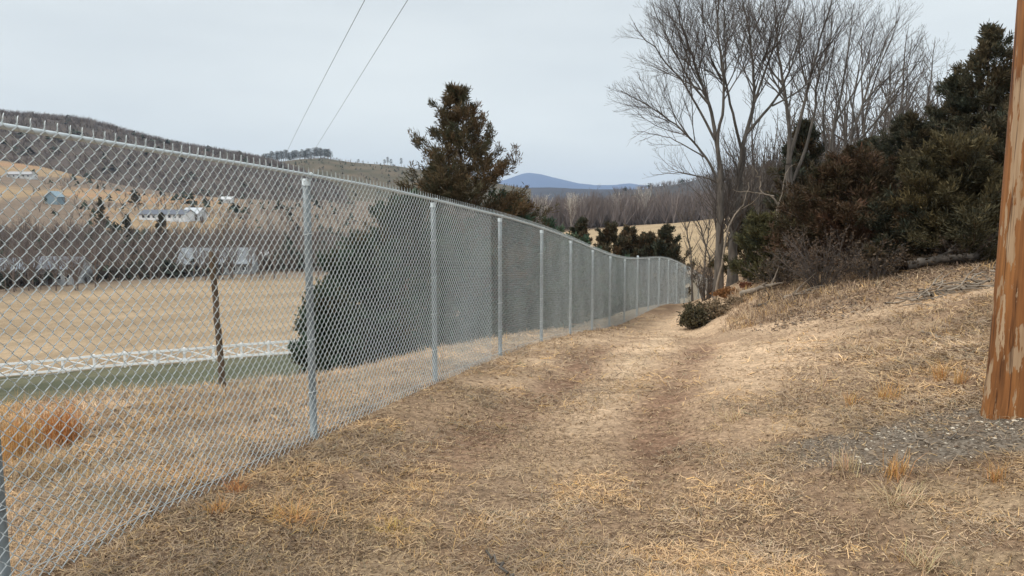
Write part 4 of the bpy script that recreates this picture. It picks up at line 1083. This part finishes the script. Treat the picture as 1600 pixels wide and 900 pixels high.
BT = 'bare trees farther back in the wood on the bank'
bw = bare_proto(570, 11, 1.0, 'bare_tree', (M['bark'], M['twig']), 'thin bare tree farther back in the dark wood on the bank', rmin=.008, gap=.5, group=BT)
for k, (px, Y, s_) in enumerate([(1185, 36, .9), (1228, 40, 1.0), (1275, 35, .85), (1312, 42, 1.05), (1352, 36, .95), (1385, 33, .9), (1420, 38, .95), (1460, 40, .8), (1165, 48, .85)]):
    if k == 0: bw.location = foot(px, Y); bw.scale = (s_,) * 3
    else: dup(bw, foot(px, Y), k * 1.7, s_)
# evergreens by name among the houses
def ever(label, px, Y, H, R, seed, group=None, c=DKGREEN, **kw):
    root = thing('evergreen_tree', label, 'tree', foot(px, Y), 0, group)
    cedar_mesh(root, H, R, seed, **{**dict(nbr=34, bl=6, ls=.5, lw=.10, mix=.1, c1_=c, low=.03, shape=.7), **kw}); return root
ever('dark evergreen rising by the right end of the long white ranch house', 255, 200, 11.5, 3.2, 701)
ever('round dark evergreen alone on the tan slope above the ranch house', 217, 372, 7, 3.2, 702, shape=.4)
ever('olive evergreen standing left of the ranch house', 163, 240, 12, 2.6, 703, c=np.array((.06, .062, .04)))
ever('small dark evergreen at the foot of the slope left of the ranch house', 203, 222, 8.5, 2.4, 704)
# the row of pines on the cleared hill
PG = 'row of thin pines on the cleared hilltop'; PLb = 'thin dark pine in the row along the cleared hilltop'
pine = thing('pine_tree', PLb, 'tree', (0, 0, 0), 0, PG)
r2 = np.random.default_rng(808)
Geo().tubes(np.array([(0, 0, -1), (.1, 0, 8), (0, 0, 16)]), np.array((.42, .34, .12)), 5).build('trunk', M['cedarbark'], pine)
n = 620; hz = r2.uniform(.38, 1.02, n) * 16; rd = r2.random(n) ** .5 * 3.4 * (.35 + .75 * np.sin(np.clip(hz / 16, 0, 1) * 2.6)); a = r2.random(n) * 6.283
P = np.stack([np.cos(a) * rd, np.sin(a) * rd, hz], -1); d = r2.normal(0, 1, (n, 3)); d /= np.linalg.norm(d, axis=1, keepdims=True); s = np.cross(d, r2.normal(0, 1, (n, 3))); s /= np.linalg.norm(s, axis=1, keepdims=True)
v = np.stack([P - d * .45, P + s * .16, P + d * .45, P - s * .16], 1).reshape(-1, 3)
Geo().add(v, [np.arange(n * 4).reshape(-1, 4)], np.repeat(np.array((.045, .052, .04)) * r2.uniform(.6, 1.4, (n, 1)), 4, 0)).build('crown', M['leaf'], pine)
hx = [(412, 255), (430, 253), (470, 248.5), (505, 246.5), (520, 249)]
for k in range(44):
    px = 411 + 106 * (k + r2.uniform(-.6, .6)) / 43
    Y = 1050 + r2.uniform(-25, 10)
    z = at(px, np.interp(px, [p[0] for p in hx], [p[1] for p in hx]) + .6, 1050)[2] - 3.6
    a_, _ = ray(px, 250); loc = (a_ * Y, Y, z); sc = (r2.uniform(.7, 1.2), .9, r2.uniform(.82, 1.14))
    if k == 0: pine.location = loc; pine.scale = sc
    else: dup(pine, loc, r2.random() * 6, sc)
for px, h in ((601, .5), (606, .75), (611, .6), (627, .8), (560, .35)):
    a_, _ = ray(px, 260); zc = at(px, np.interp(px, [560, 600, 640], [255.5, 258.5, 263.5]), 1050)[2]
    dup(pine, (a_ * 1045, 1045, zc), px, (.6, .6, h), 'lone thin tree left standing on the cleared hill near the large cedar', 'lone trees on the cleared hill')

# ------------------------------------------------------------------ fallen wood
def wood(name, label, pts, r0, r1, seed, cat, mt='deadwood', twigs=0, group=None):
    r = np.random.default_rng(seed); P = []
    for px, py, Y, up in pts:
        a, _ = ray(px, py); P.append((a * Y, Y, G(a * Y, Y) + up))
    Q = resample(np.array(P), max(8, len(P) * 4)); Q += r.normal(0, .012, Q.shape)
    base = Q[0].copy(); Q -= base
    rad = np.linspace(r0, r1, len(Q)) * r.uniform(.9, 1.1, len(Q))
    g_ = Geo().tubes(Q, rad, 9, cap=True)
    for k in range(twigs):
        i = r.integers(2, len(Q)); d = Q[i] - Q[i - 1]; d = rotate_off(d, r.uniform(.5, 1.0), r); d[2] = abs(d[2]) + .1; d /= np.linalg.norm(d)
        b = branch_pts(Q[i], d, r.uniform(.2, .7), r, 5, .15, 0); g_.tubes(b, np.linspace(r1, .004, 5), 5)
    o = g_.build(name, M[mt], smooth=True); o.location = base
    return tag(o, label, cat, group)
wood('fallen_log', 'pale fallen log lying on the bank below the tall trunks', [(1158, 464, 17.3, .06), (1185, 462, 17.0, .10), (1208, 456, 16.9, .12)], .075, .04, 1, 'log', twigs=4)
wood('fallen_branch', 'thin pale branch on the leaf litter right of the fallen log', [(1225, 471, 15.4, .03), (1252, 467, 15.3, .05), (1278, 462, 15.4, .06)], .03, .014, 2, 'branch', twigs=4)
wood('fallen_branch', 'dark low branch on the bank left of the thin pale branch', [(1172, 478, 15.9, .02), (1192, 476, 15.7, .04), (1212, 475, 15.6, .03)], .025, .012, 3, 'branch', 'bark', twigs=3)
wood('stick', 'dark stick lying in the dry grass at the bottom of the photo', [(762, 872, 3.33, .02), (775, 885, 3.25, .03), (798, 908, 3.12, .02)], .005, .007, 4, 'stick', 'bark')
wood('stick', 'pale stick lying on the gravel left of the utility pole', [(1427, 688, 4.55, .015), (1438, 698, 4.47, .02), (1450, 707, 4.40, .015)], .004, .007, 5, 'stick')
wood('stick', 'short brown twig lying right of the gravel stick among tufts', [(1470, 705, 4.4, .015), (1500, 718, 4.3, .02)], .005, .004, 6, 'stick', 'bark')
wood('fallen_branch', 'long thin pale stick on the tan track before the brush pile', [(1440, 518, 8.9, .02), (1475, 532, 8.3, .03), (1492, 538, 8.1, .02)], .008, .012, 7, 'branch')
wood('fallen_log', 'dark rotting log under the cedars left of the utility pole', [(1420, 418, 14.6, .12), (1470, 415, 14.4, .16), (1525, 408, 14.3, .14)], .09, .06, 8, 'log', 'bark', twigs=3)
bp = thing('brush_pile', 'heap of pale cut branches on the bank just left of the utility pole', 'brush pile', foot(1505, 11.4))
r2 = np.random.default_rng(909); gb = Geo()
for k in range(46):
    a = r2.normal(0, .7); c = r2.normal(0, 1, 2) * np.array((.42, .22)); L = r2.uniform(.4, 1.15)
    p0 = np.array((c[0] - math.cos(a) * L / 2, c[1] - math.sin(a) * L / 2, .03 + .18 * r2.random()))
    p0[2] += G(bp.location.x + p0[0], bp.location.y + p0[1]) - bp.location.z
    b = branch_pts(p0, (math.cos(a), math.sin(a), r2.uniform(-.05, .25)), L, r2, 7, .16, -.25)
    gz_ = ground(bp.location.x + b[:, 0], bp.location.y + b[:, 1]) - bp.location.z; b[:, 2] = np.maximum(b[:, 2], gz_ + .012)
    gb.tubes(b, np.linspace(r2.uniform(.008, .022), .005, 7), 6)
gb.build('branches', M['deadwood'], bp, smooth=True)

# ------------------------------------------------------------------ grass
STR = np.array([(.58, .405, .235), (.50, .36, .232), (.38, .27, .18), (.60, .38, .16), (.25, .168, .112), (.23, .20, .13)])
def blades(P, head, tilt, L, W, curve, col):
    """thin tapered blades: 2 quads and a tip each"""
    n = len(P); hx_, hy_ = np.cos(head), np.sin(head)
    def dirv(t): return np.stack([hx_ * np.cos(t), hy_ * np.cos(t), np.sin(t)], -1)
    d1 = dirv(tilt); d2 = dirv(tilt - curve)
    side = np.stack([-hy_, hx_, np.zeros(n)], -1) * (W / 2)[:, None]
    tw = np.random.default_rng(3).uniform(-.6, .6, n); side[:, 2] = W / 2 * tw
    m1 = P + d1 * (L * .5)[:, None]; m2 = m1 + d2 * (L * .5)[:, None]
    v = np.stack([P - side, P + side, m1 + side * .8, m1 - side * .8, m2], 1).reshape(-1, 3)
    k = np.arange(n) * 5
    return v, [np.stack([k, k + 1, k + 2, k + 3], -1), np.stack([k + 3, k + 2, k + 4], -1)], np.repeat(col, 5, 0)
def sample(n, r0, r1, a0, a1, r):
    a = np.radians(r.uniform(a0, a1, n)); q_ = np.exp(r.uniform(math.log(r0), math.log(r1), n))
    return np.sin(a) * q_, np.cos(a) * q_, q_
def pick(n, r, wts):
    wts = np.array(wts, float); k = r.choice(len(STR), n, p=wts / wts.sum())
    return STR[k] * r.uniform(.75, 1.2, (n, 1))
r_ = np.random.default_rng(1234)
gg = Geo()
x, y, q_ = sample(600000, 2.3, 24, -41, 41, r_)
_, grav, bare, _f = ground_color(x, y); off = lane_off(x, y)
cl = fbm(x * 1.3, y * 1.3, 301); cl2 = fbm(x * 3.3, y * 3.3, 311)
keep = sstep(.38, .62, cl * .6 + cl2 * .4) * (1 - .90 * bare) * (1 - .90 * grav) * np.where(off < 0, .95, .85)
keep *= np.where((y < 12) & (x < .35 * y + 6), 1, .6) * (1 - .4 * sstep(6, 16, q_))
m = (r_.random(len(x)) < keep) & ((off > -6) | (q_ < 12)) & (np.abs(off) > .05)
x, y, q_, off = x[m], y[m], q_[m], off[m]; n = len(x)
P = np.stack([x, y, ground(x, y) + r_.uniform(.0, .012, n)], -1)
col = pick(n, r_, (5, 5, 3.5, 1.2, 2, 1.0))
pt = fbm(x * .75, y * .9, 411); pt2 = fbm(x * 2.4, y * 2.4, 421)
col = col * (.70 + .65 * sstep(.3, .7, pt * .6 + pt2 * .4))[:, None] * np.where((pt2 > .56)[:, None], np.array((1.03, .985, .90)), np.array((.98, 1.0, 1.04)))
col = np.where((off < 0)[:, None], col * np.array((1.02, 1.02, 1.05)), col)
L = r_.uniform(.03, .12, n) * np.clip(q_ / 5, .8, 1.8); W = r_.uniform(.0022, .0042, n) * np.clip(q_ / 3.6, .9, 4)
v, f, c = blades(P, r_.random(n) * 6.283, np.abs(r_.normal(.08, .22, n)), L, W, r_.normal(.15, .35, n), col); gg.add(v, f, c)
# broken straw bits and crumbs of soil
x, y, q_ = sample(420000, 2.3, 17, -36, 41, r_); off = lane_off(x, y); _, grav, bare, _f = ground_color(x, y)
m = r_.random(len(x)) < (.75 - .66 * bare) * (1 - .85 * grav) * np.where(off < 0, .5, 1) * (.30 + .70 * sstep(.40, .62, fbm(x * 1.1, y * 1.3, 431))); x, y, q_ = x[m], y[m], q_[m]; n = len(x)
P = np.stack([x, y, ground(x, y) + r_.uniform(.0, .006, n)], -1)
BIT = np.array([(.52, .37, .21), (.40, .28, .17), (.27, .175, .105), (.15, .095, .06), (.11, .07, .046)])
col = BIT[r_.choice(5, n, p=(.26, .24, .2, .18, .12))] * r_.uniform(.75, 1.2, (n, 1)); bm = bare[m][:, None]
col = col * (1 - .7 * bm) + np.array((.48, .335, .215)) * r_.uniform(.55, 1.15, (n, 1)) * .7 * bm
v, f, c = blades(P, r_.random(n) * 6.283, np.abs(r_.normal(.05, .3, n)), r_.uniform(.012, .05, n) * np.clip(q_ / 5, .8, 1.8), r_.uniform(.003, .009, n) * np.clip(q_ / 5, .8, 2.2), r_.normal(.1, .4, n), col); gg.add(v, f, c)
tag(gg.build('dry_grass', M['straw']), 'matted dry straw-coloured grass lying over the ground', 'grass', kind='stuff')
# upright clumps, uncountable low ones
gg = Geo()
def clumps(n, xr, seed, nb, hr, wts, cond, sp=.06, lean=.5):
    r = np.random.default_rng(seed); x, y, q_ = sample(n, *xr, r); off = lane_off(x, y)
    _, grav, bare, _f = ground_color(x, y)
    m = cond(x, y, off, grav, bare, r); x, y, q_ = x[m], y[m], q_[m]; n = len(x)
    X = np.repeat(x, nb); Y = np.repeat(y, nb); N_ = n * nb; s_ = np.repeat(r.uniform(.5, 1.4, n), nb)
    X = X + r.normal(0, sp, N_) * s_; Y = Y + r.normal(0, sp, N_) * s_
    P = np.stack([X, Y, ground(X, Y) - .01], -1)
    cc = np.repeat(pick(n, r, wts), nb, 0) * r.uniform(.75, 1.25, (N_, 1))
    L = r.uniform(*hr, N_) * s_; W = r.uniform(.002, .0036, N_) * np.clip(np.repeat(q_, nb) / 4, 1, 4)
    v, f, c = blades(P, r.random(N_) * 6.283, np.clip(r.normal(1.57 - lean, .38, N_), .1, 1.6), L, W, r.normal(.5, .4, N_), cc); gg.add(v, f, c)
clumps(1500, (2.6, 15, -41, 0), 11, 16, (.06, .20), (4, 5, 3, 2, 1, 2), lambda x, y, o, g_, b, r: (o < -.15) & (o > -6), .07, .7)
clumps(1500, (2.4, 14, -18, 41), 12, 14, (.03, .11), (4, 4, 2, 2.5, 1, 1.5), lambda x, y, o, g_, b, r: (o > .1) & (r.random(len(x)) > b * 1.4 + .15) & (g_ < .4) & (fbm(x * .9, y * .9, 88) > .46), .05, .85)
clumps(700, (9, 20, 4, 40), 13, 10, (.06, .2), (4, 4, 3, 1.5, 1, 1), lambda x, y, o, g_, b, r: (o > 3.4) & (b < .4), .09, .6)
clumps(2600, (13, 20, 8, 26), 14, 12, (.08, .22), (2.5, 3, 4, 1, 3, .5), lambda x, y, o, g_, b, r: (o > 3.0) & (o < 7) & (y > 13.6) & (y < 18.5), .09, .8)
clumps(2600, (2.4, 22, -40, 16), 16, 9, (.03, .12), (4, 4, 3, 1.5, 2, 1.5), lambda x, y, o, g_, b, r: (np.abs(o) < .16), .03, .7)
clumps(160, (4.3, 5.2, 30, 38), 15, 9, (.05, .15), (4, 4, 2, 2, 1, 1), lambda x, y, o, g_, b, r: (np.hypot(x - pb[0], y - pb[1]) < .34) & (np.hypot(x - pb[0], y - pb[1]) > .17), .03, .5)
tag(gg.build('grass_clumps', M['straw']), 'low uneven tufts of dry grass across the bank and roadside', 'grass', kind='stuff')
# fallen leaves and twig bits on the wooded bank
r2 = np.random.default_rng(2020); n = 90000
x, y, q_ = sample(n, 9.5, 30, 4, 42, r2); off = lane_off(x, y)
n1_ = fbm(x * .55, y * .55, 21)
m = r2.random(n) < sstep(10.4, 13.6, y + (n1_ - .5) * 3 - np.interp(x, [3, 12], [2.2, -1.5])) * sstep(3.2, 4.2, off)
x, y, q_ = x[m], y[m], q_[m]; n = len(x)
P = np.stack([x, y, ground(x, y) + r2.uniform(.002, .03, n)], -1)
LIT = np.array([(.24, .155, .10), (.17, .115, .08), (.32, .23, .15), (.12, .082, .06), (.27, .21, .155)])
cc = LIT[r2.integers(0, 5, n)] * r2.uniform(.7, 1.2, (n, 1))
v, f, c = blades(P, r2.random(n) * 6.283, r2.normal(.1, .35, n), r2.uniform(.03, .11, n), r2.uniform(.010, .034, n), r2.normal(.2, .5, n), cc)
tag(Geo().add(v, f, c).build('leaf_litter', M['straw']), 'brown fallen leaves and twig bits covering the wooded bank', 'leaf litter', kind='stuff')
# tufts one can point at
def tuft(name, label, px, py, top, hw, col, nb, seed, cat='grass tuft', lean=.25, group=None):
    nb = int(nb * .62); lean = lean + .12
    r = np.random.default_rng(seed); p = onground(px, py); Y = p[1]; _, t = ray(px, top); H = max(.06, EYE + t * Y - p[2]); R = hw / FPX * Y
    P = np.stack([r.normal(0, R * .35, nb), r.normal(0, R * .35, nb), np.zeros(nb)], -1)
    P[:, 2] = ground(P[:, 0] + p[0], P[:, 1] + p[1]) - p[2] - .01
    cc = np.array(col) * r.uniform(.65, 1.3, (nb, 1)) * (1 + r.normal(0, .06, (nb, 3)))
    v, f, c = blades(P, r.random(nb) * 6.283, np.clip(r.normal(1.57 - lean, .22, nb), .3, 1.65), H * r.uniform(.5, 1.15, nb) / max(.35, math.cos(lean)), r.uniform(.0022, .0038, nb) * max(1, Y / 4.5), r.normal(.25, .25, nb), cc)
    o = Geo().add(v, f, c).build(name, M['straw']); o.location = p
    return tag(o, label, cat, group)
OR = (.52, .235, .085); OR2 = (.56, .32, .125); PAL = (.54, .395, .235)
tuft('broomsedge', 'tall orange-red grass clump behind the mesh, beside the leftmost post', 26, 715, 618, 74, OR2, 560, 1, 'tall grass', .14)
tuft('broomsedge', 'bright rust-orange grass clump behind the mesh, right of the other tall clump', 98, 695, 610, 46, OR, 460, 2, 'tall grass', .14)
tuft('broomsedge', 'pale tan grass fringe behind the mesh below the rust-orange clump', 62, 742, 690, 60, PAL, 420, 3, 'tall grass', .45)
for k, (px, py, top, hw, col, nb, lab, ln) in enumerate([
    (1470, 597, 552, 11, OR2, 110, 'upright orange tuft left of the utility pole, tallest there', .12), (1499, 600, 568, 13, OR2, 90, 'orange tuft between the tallest orange tuft and the utility pole', .25),
    (1385, 624, 590, 20, OR2, 120, 'spreading orange tuft above the left tip of the gravel', .5), (1330, 632, 604, 15, OR2, 80, 'thin orange tuft farther left above the gravel tip', .4),
    (1402, 745, 700, 24, OR2, 170, 'orange-tan tuft below the gravel, right of the pale stalks', .35), (1322, 735, 692, 36, PAL, 190, 'pale tuft of broken stalks below the left tip of the gravel', .4),
    (1555, 755, 710, 13, OR2, 90, 'small upright orange tuft below the utility pole', .2), (1405, 790, 752, 42, PAL, 220, 'yellow straw tuft lying low in the right foreground', .8),
    (340, 800, 772, 28, OR2, 170, 'tan tuft at the foot of the mesh in the left foreground', .5), (455, 815, 786, 52, OR2, 260, 'wide flattened orange tuft left of the stick in the foreground', .9),
    (615, 832, 816, 32, (.54, .36, .11), 170, 'yellow flattened tuft in the middle of the foreground', .95), (1150, 655, 638, 32, PAL, 150, 'low yellowish tuft on the right wheel track', .8),
    (370, 768, 740, 18, OR, 100, 'rusty low tuft beside the mesh bottom, behind the tan one', .7), (1440, 885, 845, 42, PAL, 200, 'pale straw clump near the bottom right corner', .7),
    (1545, 620, 585, 16, OR2, 90, 'orange tuft beside the foot of the utility pole, on its left', .4)]):
    tuft('grass_tuft', lab, px, py, top, hw, col, nb, 20 + k, lean=ln, group='dry grass tufts')
tuft('weed_stalk', 'single tall pale dry stalk standing left of the orange tufts', 1283, 612, 552, 2.5, PAL, 7, 90, 'weed stalk', .03)
# stones in the gravel
r_ = np.random.default_rng(4321); n = 6000
x = 3.15 + r_.normal(0, .9, n); y = 4.62 + r_.normal(0, .36, n)
_, grav, _, _ = ground_color(x, y); m = (r_.random(n) < grav * .95 + .01) & (np.hypot(x - pb[0], y - pb[1]) > .2); x, y = x[m], y[m]; n = len(x)
s = .0035 * np.exp(r_.normal(.35, .55, n))
ov = np.array([(1, 0, 0), (0, 1, 0), (-1, 0, 0), (0, -1, 0), (0, 0, 1), (0, 0, -1)], float); of = np.array([(0, 1, 4), (1, 2, 4), (2, 3, 4), (3, 0, 4), (1, 0, 5), (2, 1, 5), (3, 2, 5), (0, 3, 5)])
a = r_.random(n) * 6.28
V = ov[None] * s[:, None, None] * r_.uniform(.6, 1.3, (n, 6, 1)) * np.array((1.2, .9, .6))
V = np.stack([V[..., 0] * np.cos(a)[:, None] - V[..., 1] * np.sin(a)[:, None], V[..., 0] * np.sin(a)[:, None] + V[..., 1] * np.cos(a)[:, None], V[..., 2]], -1) + np.stack([x, y, ground(x, y) + .003], -1)[:, None]
cc = np.repeat(np.where(r_.random((n, 1)) < .3, np.array((.50, .43, .34)), np.array((.185, .14, .10))) * r_.uniform(.6, 1.25, (n, 1)), 6, 0)
go2 = Geo().add(V.reshape(-1, 3), [(of[None] + np.arange(n)[:, None, None] * 6).reshape(-1, 3)], cc).build('gravel', M['stone'])
tag(go2, 'grey gravel and small pale stones spread round the pole', 'gravel', kind='stuff')

# ------------------------------------------------------------------ the air
HAZE = 9e-5
if HAZE:
    m = bpy.data.materials.new('hazy_air'); m.use_nodes = True; nt = m.node_tree; nt.nodes.clear()
    o_ = nt.nodes.new('ShaderNodeOutputMaterial'); pv = nt.nodes.new('ShaderNodeVolumePrincipled')
    pv.inputs['Color'].default_value = (.66, .79, 1.0, 1); pv.inputs['Density'].default_value = HAZE; pv.inputs['Anisotropy'].default_value = 0
    nt.links.new(pv.outputs[0], o_.inputs['Volume'])
    zmin = min(gz.min(), -120.0) - 1
    hz = Geo().box((-9400, -9400, zmin), (9400, 9400, 420)).build('haze', m); tag(hz, 'thin pale bluish haze over the valley', 'haze', kind='stuff')
